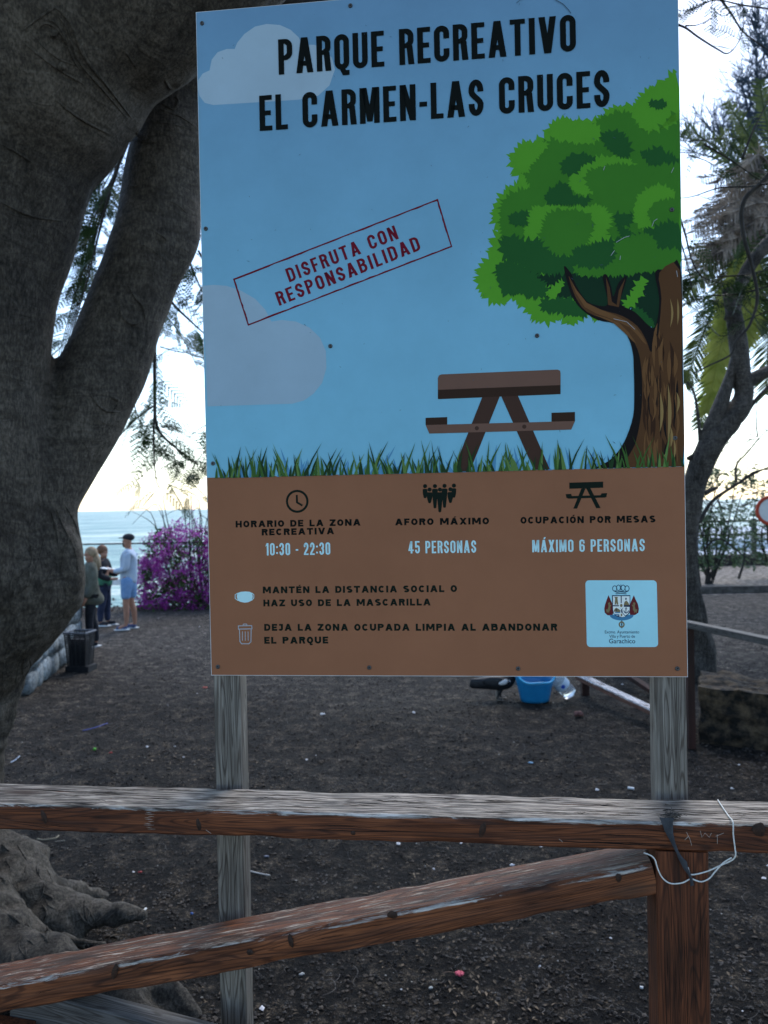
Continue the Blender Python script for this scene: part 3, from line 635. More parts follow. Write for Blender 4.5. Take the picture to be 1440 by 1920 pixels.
for s_, a_, b_, cp in (('HORARIO DE LA ZONA', (442, 989), (676, 985.5), 12.3), ('RECREATIVA', (491, 1004), (626.5, 1001.5), 12.3), ('AFORO MÁXIMO', (741, 985), (917, 983), 12.5), ('OCUPACIÓN POR MESAS', (976, 982), (1229, 979.5), 12.8),
                      ('MANTÉN LA DISTANCIA SOCIAL O', (493, 1112.5), (857, 1110), 12.6), ('HAZ USO DE LA MASCARILLA', (494, 1137), (807.5, 1135.2), 12.6),
                      ('DEJA LA ZONA OCUPADA LIMPIA AL ABANDONAR', (495.6, 1182.7), (1045, 1182.5), 12.8), ('EL PARQUE', (495.6, 1207), (615.6, 1206.5), 12.8)):
    text('notice_lettering', s_, a_, b_, cp, mt=I_black if cp < 12.6 or cp == 12.8 and 'OCUPACIÓN' in s_ else I_dk, k=3, **MO)
for s_, a_, b_ in (('10:30 - 22:30', (498, 1041.5), (619.5, 1040)), ('45 PERSONAS', (766, 1037.8), (893, 1036.3)), ('MÁXIMO 6 PERSONAS', (998, 1035.5), (1209, 1033.5))):
    text('notice_lettering', s_, a_, b_, 23, w=.40, t=.14, gap=.115, wide=False, mt=I_white, k=3)
# stamp frame with ragged inner edge
mb = MB(); rs = random.Random(5)
cs = [(437, 523), (821, 373), (848, 463), (465, 611)]
for i in range(4):
    a, b = Vector(cs[i]), Vector(cs[(i+1) % 4]); N = 30 if i % 2 == 0 else 14; L1, L2 = [], []
    nn = Vector((-(b-a).y, (b-a).x)).normalized(); cen = (Vector(cs[0])+Vector(cs[2]))/2
    if (cen-a).dot(nn) < 0: nn = -nn
    for j in range(N+1):
        p = a.lerp(b, j/N); L1.append(p - nn*(0 if i % 2 == 0 else 0)); L2.append(p + nn*(2.6 + rs.uniform(-.5, .9)))
    for j in range(N):
        P_ = [S(*x) for x in (L1[j], L1[j+1], L2[j+1], L2[j])]
        mb.add([(x, lay(6+(i % 2)*.3), y) for x, y in P_[::-1]], [(0, 1, 2, 3)])
for f_ in range(len(mb.f)):
    pass
mb.build('stamp_frame', I_red, board)
# printed tree ----------------------------------------------------
def jag(pts, step=7, amp=8, rs=None, lean=.35):
    q = smooth2(pts, 3); out = []; N = len(q)
    area = sum(q[i][0]*q[(i+1) % N][1]-q[(i+1) % N][0]*q[i][1] for i in range(N)); sg = 1 if area > 0 else -1
    acc = 0
    for i in range(N):
        a, b = Vector(q[i]), Vector(q[(i+1) % N]); d = b-a; ln = d.length
        if ln < 1e-6: continue
        d /= ln; nn = Vector((d.y, -d.x))*sg; m_ = max(1, int(round(ln/step)))
        for j in range(m_):
            p = a+d*(ln*j/m_); out.append(tuple(p)); k = rs.uniform(.35, 1.5)*amp*1.25
            out.append(tuple(a+d*(ln*(j+.45+lean*rs.uniform(-1, 1))/m_)+nn*k))
    return out
rj = random.Random(11)
crown = [(1275, 165), (1242, 158), (1214, 170), (1200, 190), (1180, 203), (1158, 200), (1138, 212), (1118, 226), (1090, 228), (1058, 226), (1034, 234), (1026, 254), (1005, 268), (985, 268), (966, 286), (958, 303), (968, 322), (980, 342), (955, 354), (938, 372), (926, 392), (926, 412), (936, 430), (926, 455), (922, 480), (904, 502), (898, 532), (910, 553), (930, 567), (952, 558), (975, 566), (992, 585), (1006, 597), (1030, 602), (1056, 592), (1070, 608), (1098, 590), (1130, 597), (1120, 560), (1180, 545), (1275, 540)]
Gm = {1: MB(), 2: MB(), 3: MB(), 4: MB()}
def G(g, pts, k, amp=7, step=6):
    q = smooth2(pts, 3); poly(Gm[g], pp(q), k); N = len(q)
    area = sum(q[i][0]*q[(i+1) % N][1]-q[(i+1) % N][0]*q[i][1] for i in range(N)); sg = 1 if area > 0 else -1; ct = 0
    for i in range(N):
        a, b = Vector(q[i]), Vector(q[(i+1) % N]); d = b-a; ln = d.length
        if ln < 1e-6: continue
        d /= ln; nn = Vector((d.y, -d.x))*sg; m_ = max(1, int(round(ln/step)))
        for j in range(m_):
            ct += 1; p0 = a+d*(ln*(j-.25)/m_)-nn*2.5; p1 = a+d*(ln*(j+1.15)/m_)-nn*2.5
            tip = a+d*(ln*(j+.5+rj.uniform(-.7, .7))/m_)+nn*rj.uniform(.4, 1.6)*amp*1.15
            if tip.x > 1273: continue
            mid_ = (p0+p1)/2; poly(Gm[g], pp([tuple(p0), tuple((p0+tip)/2-(mid_-p0)*.12), tuple(tip), tuple((p1+tip)/2+(p1-mid_)*.12), tuple(p1)]), k-.08+.05*(ct % 3))
G(1, crown, 3, 8, 7)
G(2, [(1270, 200), (1225, 245), (1160, 225), (1100, 250), (1040, 262), (990, 290), (985, 330), (1000, 350), (950, 372), (940, 420), (960, 470), (1000, 500), (1080, 480), (1200, 470), (1273, 430)], 4, 7)
G(1, [(1272, 175), (1240, 168), (1212, 185), (1196, 205), (1200, 235), (1225, 245), (1272, 225)], 5, 6)
G(2, [(1272, 210), (1225, 250), (1190, 235), (1180, 215), (1150, 215), (1120, 232), (1130, 262), (1150, 300), (1200, 310), (1272, 320)], 5, 6)
G(1, [(1035, 245), (1060, 232), (1110, 235), (1125, 250), (1105, 268), (1060, 262), (1040, 258)], 6, 5)
G(1, [(968, 300), (990, 280), (1020, 268), (1022, 278), (1000, 300), (985, 322), (975, 318)], 6, 5)
G(1, [(1080, 310), (1130, 296), (1180, 300), (1180, 325), (1140, 330), (1120, 350), (1105, 362), (1080, 360), (1070, 340)], 6, 6)
G(2, [(1105, 325), (1150, 310), (1220, 315), (1272, 305), (1272, 400), (1200, 420), (1140, 430), (1130, 380), (1105, 350)], 7, 6)
G(1, [(1195, 375), (1215, 355), (1245, 350), (1265, 365), (1240, 372), (1220, 385), (1212, 405), (1225, 430), (1200, 425), (1190, 400)], 8, 5)
G(1, [(1000, 395), (1035, 388), (1080, 392), (1125, 388), (1140, 410), (1135, 440), (1150, 452), (1105, 452), (1060, 480), (1030, 476), (1010, 450), (985, 445)], 8, 7)
G(2, [(1035, 400), (1075, 396), (1105, 405), (1108, 430), (1095, 455), (1070, 478), (1040, 476), (1015, 455), (1020, 425)], 9, 6)
G(3, [(1130, 262), (1142, 248), (1160, 250), (1178, 270), (1180, 288), (1165, 292), (1150, 285)], 9, 6)
G(3, [(1200, 285), (1215, 288), (1232, 278), (1250, 290), (1272, 300), (1245, 303), (1225, 308)], 9, 6)
G(3, [(1056, 305), (1075, 290), (1095, 292), (1115, 298), (1090, 310), (1075, 325), (1058, 322)], 9, 5)
G(3, [(1025, 365), (1040, 352), (1060, 345), (1070, 362), (1085, 372), (1105, 372), (1095, 382), (1065, 380), (1030, 382)], 10, 5)
G(3, [(956, 405), (972, 400), (990, 398), (985, 410), (988, 420), (972, 422), (958, 418)], 10, 4)
G(3, [(1218, 192), (1240, 190), (1250, 196), (1236, 204), (1225, 200)], 9, 4)
G(3, [(1155, 402), (1175, 408), (1185, 400), (1178, 420), (1165, 425), (1188, 440), (1175, 452), (1160, 430)], 10, 5)
G(3, [(940, 462), (958, 445), (985, 455), (1008, 452), (1030, 478), (1070, 485), (1105, 465), (1135, 455), (1190, 450), (1225, 430), (1273, 422), (1275, 495), (1200, 505), (1120, 512), (1060, 508), (1010, 510), (975, 495), (950, 482)], 10, 7)
G(2, [(1080, 500), (1150, 478), (1160, 455), (1215, 440), (1235, 470), (1272, 470), (1272, 498), (1180, 512), (1100, 515)], 11, 5)
G(3, [(1078, 470), (1120, 462), (1150, 470), (1140, 495), (1100, 500), (1080, 490)], 12, 5)
G(4, [(978, 506), (1020, 518), (1060, 508), (1100, 520), (1180, 515), (1275, 498), (1276, 580), (1240, 625), (1215, 600), (1180, 575), (1120, 578), (1075, 556), (1030, 560), (1035, 535), (1000, 525)], 4.5, 6)
G(3, [(932, 500), (955, 492), (985, 505), (1010, 525), (1025, 545), (1010, 555), (975, 550), (945, 548), (935, 525)], 10.5, 6)
G(3, [(1020, 562), (1050, 560), (1085, 570), (1100, 588), (1075, 592), (1040, 582), (1018, 580)], 6, 6)
G(1, [(1030, 545), (1045, 535), (1055, 528), (1050, 545), (1035, 560)], 11, 5)
G(1, [(1195, 530), (1208, 522), (1205, 545), (1195, 560), (1180, 576), (1172, 568), (1188, 550)], 8, 6)
G(3, [(1190, 575), (1210, 590), (1226, 608), (1215, 612), (1195, 598)], 5.5, 4)
for g, mt_ in ((1, I_g1), (2, I_g2), (3, I_g3), (4, I_g4)): Gm[g].build('printed_leaves', mt_, board)
T = {i: MB() for i in range(1, 6)}
poly(T[1], pp(smooth2([(1057, 500), (1070, 512), (1080, 535), (1100, 565), (1128, 574), (1140, 568), (1134, 540), (1130, 518), (1138, 516), (1146, 540), (1150, 556), (1160, 530), (1175, 518), (1170, 540), (1163, 570), (1190, 585), (1222, 615), (1232, 600), (1236, 560), (1228, 510), (1250, 506), (1276, 500), (1280, 700), (1280, 875), (1130, 878), (1112, 879), (1140, 865), (1160, 845), (1175, 818), (1187, 780), (1189, 740), (1188, 690), (1186, 660), (1176, 630), (1155, 608), (1120, 600), (1090, 580), (1070, 550)], 3)), 13)
poly(T[2], pp(smooth2([(1066, 518), (1076, 535), (1096, 566), (1130, 582), (1165, 592), (1195, 612), (1212, 640), (1220, 660), (1232, 640), (1240, 560), (1236, 512), (1274, 506), (1278, 700), (1278, 876), (1175, 877), (1190, 835), (1200, 790), (1204, 740), (1202, 690), (1195, 655), (1175, 622), (1140, 600), (1100, 585), (1078, 555)], 3)), 14)
poly(T[2], pp([(1136, 520), (1143, 540), (1147, 566), (1156, 572), (1160, 545), (1172, 522), (1166, 545), (1160, 576), (1140, 572)]), 14)
rt = random.Random(21)
def streak(g, x, y, ln, wd, k, bend=0):
    pts = [];  N = 6
    for i in range(N+1): t_ = i/N; pts.append((x+bend*math.sin(PI*t_)-wd/2*math.sin(PI*t_), y+ln*t_))
    for i in range(N-1, 0, -1): t_ = i/N; pts.append((x+bend*math.sin(PI*t_)+wd/2*math.sin(PI*t_), y+ln*t_))
    poly(T[g], pp(pts), k)
for i in range(62):
    y = rt.uniform(600, 835); ln = rt.uniform(30, 80); ln = min(ln, 874-y); xl = 1206 if y < 780 else 1206-(y-780)*.22
    if y < 650: xl = 1222
    x = rt.uniform(xl+4, 1272); g = rt.choice([3, 3, 5, 5, 1])
    streak(g, x, y, ln, rt.uniform(3, 8) if g != 1 else rt.uniform(2.5, 5), 15+(i % 12)*.25, rt.uniform(-6, 6))
for x, y, ln, wd in ((1237, 735, 75, 6), (1252, 720, 110, 7), (1268, 735, 40, 5), (1257, 800, 40, 5), (1248, 848, 25, 6), (1262, 820, 45, 4), (1256, 560, 55, 4), (1270, 560, 50, 4)): streak(4, x, y, ln, wd, 18.5, rt.uniform(-3, 5))
for pts in ([(1072, 530), (1100, 568), (1150, 590), (1190, 612), (1212, 645), (1204, 640), (1180, 614), (1140, 596), (1096, 576)], [(1110, 590), (1160, 605), (1190, 640), (1186, 640), (1150, 606)]): poly(T[3], pp(smooth2(pts, 2)), 16)
for g, mt_ in ((1, I_t1), (2, I_t2), (3, I_t3), (4, I_t4), (5, I_t5)): T[g].build('printed_trunk', mt_, board)
# printed picnic table
a = MB(); poly(a, pp([(821, 709), (823, 704), (828, 702), (1045, 693), (1050, 695), (1051, 700), (1051, 722), (821, 731)]), 8); poly(a, pp([(798, 797), (1078, 789.5), (1071, 805.5), (805, 813)]), 9.2); a.build('printed_table_top', I_b1, board)
a = MB(); poly(a, pp([(821, 731), (1051, 722), (1051, 739), (821, 748.5)]), 8); poly(a, pp([(798, 783.5), (838.5, 782), (838.5, 795.8), (798, 797)]), 8); poly(a, pp([(1034, 774), (1078, 772.5), (1078, 789.5), (1034, 790.7)]), 8); a.build('printed_table_edge', I_b2, board)
a = MB(); poly(a, pp([(904, 745), (937, 743.5), (881, 884), (849, 885)]), 7.6); poly(a, pp([(940, 743.5), (971, 742), (1031, 880), (1001, 881)]), 7.9); poly(a, pp(ell(894, 803, 4, 4, 12)), 9.6); poly(a, pp(ell(983, 800, 4, 4, 12)), 9.6); a.build('printed_table_leg', I_b3, board)
# printed grass
gsh, ga, gb, gc = MB(), MB(), MB(), MB(); rg = random.Random(31)
def by(x): return 896-(x-390)*.0247
for i in range(330):
    x = 412+(i/330)*866 + rg.uniform(-6, 6); dens = .85 if x < 840 else .55
    if rg.random() > dens: continue
    h = rg.choice([rg.uniform(14, 34), rg.uniform(24, 44), rg.uniform(40, 64)]); ln = rg.uniform(-.62, .62)*h*.8; wd = rg.uniform(1.4, 3.0)
    y = by(x)+1; tip = (x+ln, y-h)
    if tip[0] > 1274: continue
    m1 = (x+ln*.42, y-h*.5)
    if rg.random() < .3: poly(gsh, pp([(x+7, y), (x+16, y), (tip[0]+14, tip[1]+8)]), 5+i % 3*.2)
    poly(rg.choice([ga, gb, gb, ga, gc]), pp([(x-wd, y), (x+wd, y), (m1[0]+wd*.7, m1[1]), tip, (m1[0]-wd*.7, m1[1])]), 20+(i % 14)*.2)
gsh.build('printed_grass_shadow', I_gs, board, kind='stuff')
for g_, mt_ in ((ga, I_ga), (gb, I_gb), (gc, I_gc)): g_.build('printed_grass', mt_, board, kind='stuff')
# pictograms
def strk(mb, pts, t, k, closed=False):
    for i, q in enumerate(stroke2(pts, t, closed)): poly(mb, pp([tuple(x) for x in q]), k+(i % 2)*.25)
a = MB(); strk(a, ell(557.3, 940, 19.2, 19.5, 32), 4.2, 3, True); strk(a, [(556.5, 928), (557, 942), (567, 948)], 3.6, 3.6); a.build('clock_pictogram', I_dk, board)
a = MB(); kk = 0
for (x, y, b_) in ((797, 911.5, 934), (815.5, 911.5, 953), (833.5, 911, 952), (851, 910.5, 933), (805.5, 918, 943.5), (844.5, 917.5, 943), (824.8, 918, 960.5)):
    kk += 1; w_ = 4.5 if b_ < 936 else 5.5
    poly(a, pp(ell(x, y, 3.9, 3.9, 12)), 3+kk*.3); poly(a, pp([(x-w_, y+6.5), (x-w_+2, y+5), (x+w_-2, y+5), (x+w_, y+6.5), (x+w_-.3, y+14), (x+2.6, b_-1.5), (x+1.5, b_), (x-1.5, b_), (x-2.6, b_-1.5), (x-w_+.3, y+14)]), 3+kk*.3)
a.build('people_pictogram', I_dk, board)
a = MB(); poly(a, pp([(1067.5, 905), (1131, 903), (1131, 914.5), (1067.5, 916.5)]), 3); poly(a, pp([(1060.5, 926.5), (1071, 926), (1072, 930), (1126, 928.5), (1128, 925), (1138.5, 924.5), (1137, 932), (1133, 933), (1066, 935), (1062, 933.5)]), 3.3)
poly(a, pp([(1090, 916), (1098, 915.5), (1082, 953.5), (1075, 953.8)]), 3.6); poly(a, pp([(1099, 915.5), (1107, 915.3), (1126, 952.5), (1118, 953)]), 3.9); a.build('table_pictogram', I_dk, board)
a = MB(); poly(a, pp([(445, 1112), (452, 1109.5), (460, 1109), (468, 1109.5), (473, 1112), (474, 1119), (472, 1126), (466, 1129), (459, 1130), (451, 1128.5), (446, 1126), (444, 1119)]), 3); strk(a, [(446, 1112), (441, 1115), (441, 1122), (446, 1126)], 1.1, 3); strk(a, [(473, 1112), (476, 1115), (476, 1121), (472, 1126)], 1.1, 3); a.build('mask_pictogram', I_white, board)
I_pale = ink('pale_grey', (.42, .45, .48))
a = MB(); strk(a, [(447, 1173.5), (472, 1173), (472.5, 1179), (447.3, 1179.5)], 1.6, 3, True); strk(a, [(449, 1180), (450, 1203), (453, 1207), (467, 1207), (470.5, 1203), (471, 1180)], 1.6, 3.5)
strk(a, [(455, 1173), (457, 1170), (462, 1170), (464, 1173)], 1.4, 3)
for x in (454.5, 459.8, 465.2): strk(a, [(x, 1184), (x+.2, 1201)], 1.3, 3)
a.build('bin_pictogram', I_pale, board)
# town crest on its pale rounded label
def rrect(x0, y0, x1, y1, r):
    o = []
    for cx, cy, a0 in ((x1-r, y0+r, -90), (x1-r, y1-r, 0), (x0+r, y1-r, 90), (x0+r, y0+r, 180)): o += ell(cx, cy, r, r, 6, a0, a0+90)
    return o
def cq(u, v): # crest crop units -> picture
    return (1090+u/9.6, 1080+v/9.6)
a = MB()
lab = []
for x, y in rrect(0, 0, 1, 1, .055):
    X = 1097.5+(1231.2-1097.5)*x+(2.8*y); Y = 1088+(1213.2-1088)*y; lab.append((X, Y))
poly(a, pp(lab), 3); a.build('crest_label', I_logo, board)
def C(mb, pts, k): poly(mb, pp([cq(*p) for p in pts]), k)
a = MB(); C(a, [(488, 345), (455, 430), (425, 520), (412, 590), (420, 660), (470, 705), (560, 715), (590, 600), (550, 480)], 4.2); C(a, [(945, 345), (885, 480), (860, 600), (880, 715), (970, 700), (1025, 660), (1036, 590), (1015, 500), (980, 430)], 4.2); a.build('crest_flag', I_maroon, board)
a = MB(); C(a, ell(725, 700, 215, 100, 20, 0, 180), 4.6); C(a, [(625, 640), (700, 640), (700, 665), (590, 665)], 6.2); C(a, [(590, 682), (690, 682), (670, 700), (600, 700)], 6.2); a.build('crest_ribbon', I_steel, board)
a = MB(); C(a, [(550, 345), (880, 345), (880, 610), (860, 680), (800, 725), (730, 745), (660, 735), (600, 705), (565, 650), (558, 600)], 5)
sck = lambda pts, t, k: strk(a, [cq(*p) for p in pts], t, k)
for e_ in ((600, 225, 38, 50), (668, 212, 36, 50), (752, 212, 36, 50), (822, 225, 38, 50)): strk(a, [cq(*p) for p in ell(*e_, 16)], 1.3, 4.4, True)
sck([(590, 265), (640, 290), (715, 280), (790, 290), (845, 265)], 2.2, 5); sck([(615, 322), (715, 312), (812, 322)], 1.4, 5); sck([(712, 150), (712, 275)], 1.0, 5.3); sck([(728, 800), (728, 940)], 1.8, 4.6); a.build('crest_outline', I_navy, board)
a = MB(); C(a, [(568, 362), (708, 362), (708, 525), (568, 525)], 5.6); C(a, [(726, 362), (868, 362), (868, 525), (726, 525)], 5.6); C(a, [(568, 545), (675, 545), (715, 600), (715, 690), (640, 712), (590, 680), (570, 610)], 5.6); C(a, [(760, 555), (868, 555), (866, 620), (840, 680), (790, 712), (745, 660), (735, 600)], 5.6)
C(a, [(725, 655), (790, 728), (730, 740), (675, 722)], 6.0); C(a, [(678, 485), (760, 485), (764, 550), (722, 600), (676, 550)], 6.4); a.build('crest_field', I_lw, board)
a = MB(); C(a, [(590, 375), (660, 375), (648, 400), (665, 515), (635, 515), (630, 470), (622, 515), (598, 515), (608, 400)], 7); C(a, [(760, 525), (775, 470), (805, 440), (840, 470), (868, 525)], 7); C(a, ell(718, 530, 24, 30, 12), 7.2); C(a, [(580, 640), (600, 590), (630, 570), (680, 600), (710, 625), (690, 650)], 6.9); C(a, ell(722, 700, 16, 26, 10), 7.2)
for s_ in (1, -1):
    X = lambda x: 725+(x-725)*s_
    C(a, [(X(478), 490), (X(500), 470), (X(522), 485), (X(512), 520), (X(545), 515), (X(520), 560), (X(525), 600), (X(500), 640), (X(495), 675), (X(480), 640), (X(462), 670), (X(440), 600), (X(475), 600), (X(490), 540)][::s_], 5.4)
strk(a, [cq(*p) for p in ell(725, 872, 42, 46, 16)], 2.6, 5, True)
a.build('crest_figure', I_olive, board)
a = MB(); strk(a, [cq(*p) for p in ((805, 560), (800, 660))], 1.5, 7.4); strk(a, [cq(*p) for p in ((762, 620), (780, 655), (805, 668), (830, 655), (850, 620))], 1.5, 7.8); C(a, ell(802, 410, 14, 22, 8), 7.6); strk(a, [cq(*p) for p in ((785, 590), (825, 590))], 1.0, 8.0); C(a, ell(725, 872, 12, 14, 8), 5.8); C(a, ell(630, 610, 18, 14, 8), 7.6); a.build('crest_charge', I_navy, board)
def font_text(s, a, b, hpx, mt, k):
    cu = bpy.data.curves.new('lettering', 'FONT'); cu.body = s; cu.offset = .008
    o = bpy.data.objects.new('tmp', cu); col.objects.link(o); dg = bpy.context.evaluated_depsgraph_get(); dg.update()
    me = bpy.data.meshes.new_from_object(o.evaluated_get(dg)); bpy.data.objects.remove(o)
    xs_ = [v.co.x for v in me.vertices]; x0, x1 = min(xs_), max(xs_); ca = .70
    A, B = Vector(S(*a)), Vector(S(*b)); H = (Vector(S(a[0], a[1]-hpx))-A).length; d = B-A; n_ = Vector((-d.y, d.x)).normalized()
    for v in me.vertices:
        p = A + d*((v.co.x-x0)/(x1-x0)) + n_*(v.co.y/ca*H); v.co = Vector((p.x, lay(k), p.y))
    me.name = 'crest_lettering'; me.materials.clear(); me.materials.append(mt); q = bpy.data.objects.new('crest_lettering', me); col.objects.link(q); q.parent = board
font_text('Excmo. Ayuntamiento', (1134, 1187.5), (1198.5, 1187.5), 5.5, I_navy, 4)
font_text('Villa y Puerto de', (1142.5, 1195.6), (1190.5, 1195.6), 5.5, I_navy, 4)
font_text('Garachico', (1142, 1206), (1191, 1206), 8.5, I_navy, 4)
# screws
for x, y in ((379, 44), (657, 11), (386, 429), (1259.5, 393.5), (619.5, 649), (1007, 629.5), (399.5, 869), (1265.5, 821.5), (408.5, 1250), (692.5, 1251.5), (971.5, 1253.5), (1270, 1253.5), (975, -8), (1262, -18)):
    u, v = S(x, y); mb = MB(); pr = [(0, .0046), (.0012, .0046), (.0024, .0036), (.0026, .0020), (.0012, .0014), (.0010, .0001)]; N = 16
    vs = [(u+r_*math.cos(2*PI*i/N), -h-.0002, v+r_*math.sin(2*PI*i/N)) for h, r_ in pr for i in range(N)]
    fs = [(j*N+i, j*N+(i+1) % N, (j+1)*N+(i+1) % N, (j+1)*N+i) for j in range(len(pr)-1) for i in range(N)]
    mb.add(vs, fs); sw = mb.build('screw', M['screw'], board, True)
    mb = MB(); strk_ = stroke2([(u-.0020, v), (u+.0020, v)], .0008)+stroke2([(u, v-.0020), (u, v+.0020)], .0008)
    for i, q in enumerate(strk_): mb.add([(p.x, -.0020-.0001*i, p.y) for p in q], [(0, 1, 2, 3)])
    r_ = mb.build('recess', M['hole'], None); r_.parent = sw
# scuffs and small scratches on the print
a = MB(); rx_ = random.Random(8)
for i in range(95):
    u, v = rx_.uniform(.02, .98), rx_.uniform(.45, 1.40); s_ = rx_.uniform(.0006, .0018); an = rx_.uniform(0, PI); d = Vector((math.cos(an), math.sin(an)))*s_*rx_.uniform(1, 2.6); n_ = Vector((-d.y, d.x)).normalized()*s_*.35; c_ = Vector((u, v))
    poly(a, [tuple(c_-d), tuple(c_+n_), tuple(c_+d), tuple(c_-n_)], 24)
strk(a, [(968, 7), (975, 1), (985, -3)], .9, 24); strk(a, [(1040, 0), (1056, 9), (1066, 20), (1070, 26)], 1.4, 24)
a.build('scuff_mark', ink('scuff', (.06, .10, .14)), board, kind='stuff')
a = MB()
for pts in ([(1222, 425), (1226, 415), (1232, 411)], [(1155, 455), (1170, 446), (1180, 443)], [(1145, 480), (1152, 470)], [(1131, 320), (1134, 312)], [(1258, 325), (1263, 315)], [(1150, 598), (1175, 604), (1190, 618)], [(1162, 488), (1163, 480)], [(1268, 508), (1270, 520)]): strk(a, pts, .9, 24)
a.build('scratch', I_pale, board)
# ------------------------------------------------------------------ timber helper
def PM(p):
    return Matrix.LocRotScale(p.location, p.rotation_euler.to_quaternion(), (1, 1, 1))
def plank(name, A, B, up, wid, thk, mt, parent=None, seg=60, bev=.004, rough=.0012, seed=0, chip=0.0, back=None):
    """beam with worn edges: local X along A->B, local Z up (thickness thk), local Y across (width wid)"""
    A, B = Vector(A), Vector(B); x = (B-A).normalized(); z = (up - x*up.dot(x)).normalized(); y = z.cross(x); Ln = (B-A).length
    hy, hz = wid/2, thk/2
    prof = []
    ny, nz_ = 8, 5
    for i in range(ny+1): prof.append((-hy+bev+(2*hy-2*bev)*i/ny, hz, 0, 1))
    for i in range(nz_+1): prof.append((hy, hz-bev-(2*hz-2*bev)*i/nz_, 1, 0))
    for i in range(ny+1): prof.append((hy-bev-(2*hy-2*bev)*i/ny, -hz, 0, -1))
    for i in range(nz_+1): prof.append((-hy, -hz+bev+(2*hz-2*bev)*i/nz_, -1, 0))
    n = len(prof); vs = []; fs = []
    for s in range(seg+1):
        xx = -Ln/2+Ln*s/seg
        for j, (py, pz, qy, qz) in enumerate(prof):
            e = noise.noise(Vector((xx*9+seed, py*60, pz*60)))*rough*.8 + noise.noise(Vector((xx*1.6+seed*3, 0, qz)))*rough*.5
            edge = min(abs(abs(py)-hy), bev*1.01) < bev*1.005 and abs(abs(pz)-hz) < bev*1.3
            yy, zz = py+qy*e, pz+qz*e
            if abs(abs(py)-hy) <= bev*1.05 and abs(abs(pz)-hz) <= bev*1.05:
                c_ = max(0, noise.noise(Vector((xx*14+seed, py*9, pz*9))))*chip
                yy -= math.copysign(c_*.7, py); zz -= math.copysign(c_, pz)
            vs.append((xx, yy, zz))
    for s in range(seg):
        for j in range(n):
            j2 = (j+1) % n; fs.append((s*n+j, s*n+j2, (s+1)*n+j2, (s+1)*n+j))
    fs.append(tuple(range(n-1, -1, -1))); fs.append(tuple(seg*n+j for j in range(n)))
    fs = [f[::-1] for f in fs]
    mb = MB(); mb.add(vs, fs); o = mb.build(name, mt, None)
    m4 = Matrix((x, y, z)).transposed().to_4x4(); m4.translation = (A+B)/2
    if parent: o.parent = parent; o.matrix_local = PM(parent).inverted() @ m4
    else: o.matrix_world = m4
    return o
def upr(name, cx, cy, z0, z1, sx, sy, yaw, mt, parent, seed=0, bev=.003, seg=60):
    """upright post: local Z is vertical so the grain axis of post materials runs up"""
    o = plank(name, (0, 0, 0), (z1-z0, 0, 0), Vector((0, 0, 1)), sy, sx, mt, None, seg, bev, .0008, seed)
    rm = Matrix.Rotation(-PI/2, 4, 'Y')
    o.data.transform(rm)
    m4 = Matrix.Translation((cx, cy, (z0+z1)/2)) @ Matrix.Rotation(yaw, 4, 'Z')
    o.matrix_world = m4
    if parent: o.parent = parent; o.matrix_local = PM(parent).inverted() @ m4
    return o
# posts of the information board (stand behind the panel, in front faces touching it)
for u0, u1, D, sd in ((.002, .061, .055, 1), (.9345, .9985, .045, 2)):
    c = BO + bu*((u0+u1)/2) + bn*(.007+D/2)
    upr('post', c.x, c.y, .55, BO.z+BH-.02, u1-u0, D, -TH, M['post_g'], board, sd)
# ------------------------------------------------------------------ brown timber fence in front
ZT = 1.601
Lb, Rb = gnd(0, 1467.5, ZT), gnd(1440, 1502.5, ZT); Lf, Rf = gnd(0, 1508, ZT), gnd(1440, 1547, ZT)
xd = (Rb-Lb).normalized(); yd = Vector((-xd.y, xd.x, 0)); FY = math.atan2(xd.y, xd.x)
wid = ((Lb-Lf).dot(yd)+(Rb-Rf).dot(yd))/2; mid = (Lb+Rb+Lf+Rf)/4; THK = .0535
print('rail width', wid, 'yaw', FY, 'mid', mid)
fence = empty('timber_fence', (mid.x, mid.y, .62), 'weathered brown timber fence crossing the picture in front of the board', 'fence', rz=FY)
fence_m = Matrix.Translation((mid.x, mid.y, .62)) @ Matrix.Rotation(FY, 4, 'Z'); fence.matrix_world = fence_m
plank('top_rail', mid - xd*1.9 - Vector((0, 0, THK/2)), mid + xd*1.4 - Vector((0, 0, THK/2)), Vector((0, 0, 1)), wid, THK, M['rail'], fence, 260, .004, .0014, 3, .004)
fo = mid - yd*wid/2     # a point of the front plane
def front(px, py, off=0):
    d = ray(px, py); q = fo + yd*off; return CAM + d*((q-CAM).dot(yd)/d.dot(yd))
# right post
pl_, pr_ = front(1232.5, 1760), front(1331.5, 1760); pc = (pl_+pr_)/2 + yd*.044; PW = (pr_-pl_).length
upr('fence_post', pc.x, pc.y, .55, ZT-THK-.001, PW, .088, FY, M['post_b'], fence, 5, .004)
for k in (-1.35,): upr('fence_post', pc.x+xd.x*k*1.25, pc.y+xd.y*k*1.25, .55, ZT-THK-.001, PW, .088, FY, M['post_b'], fence, 7, .004)
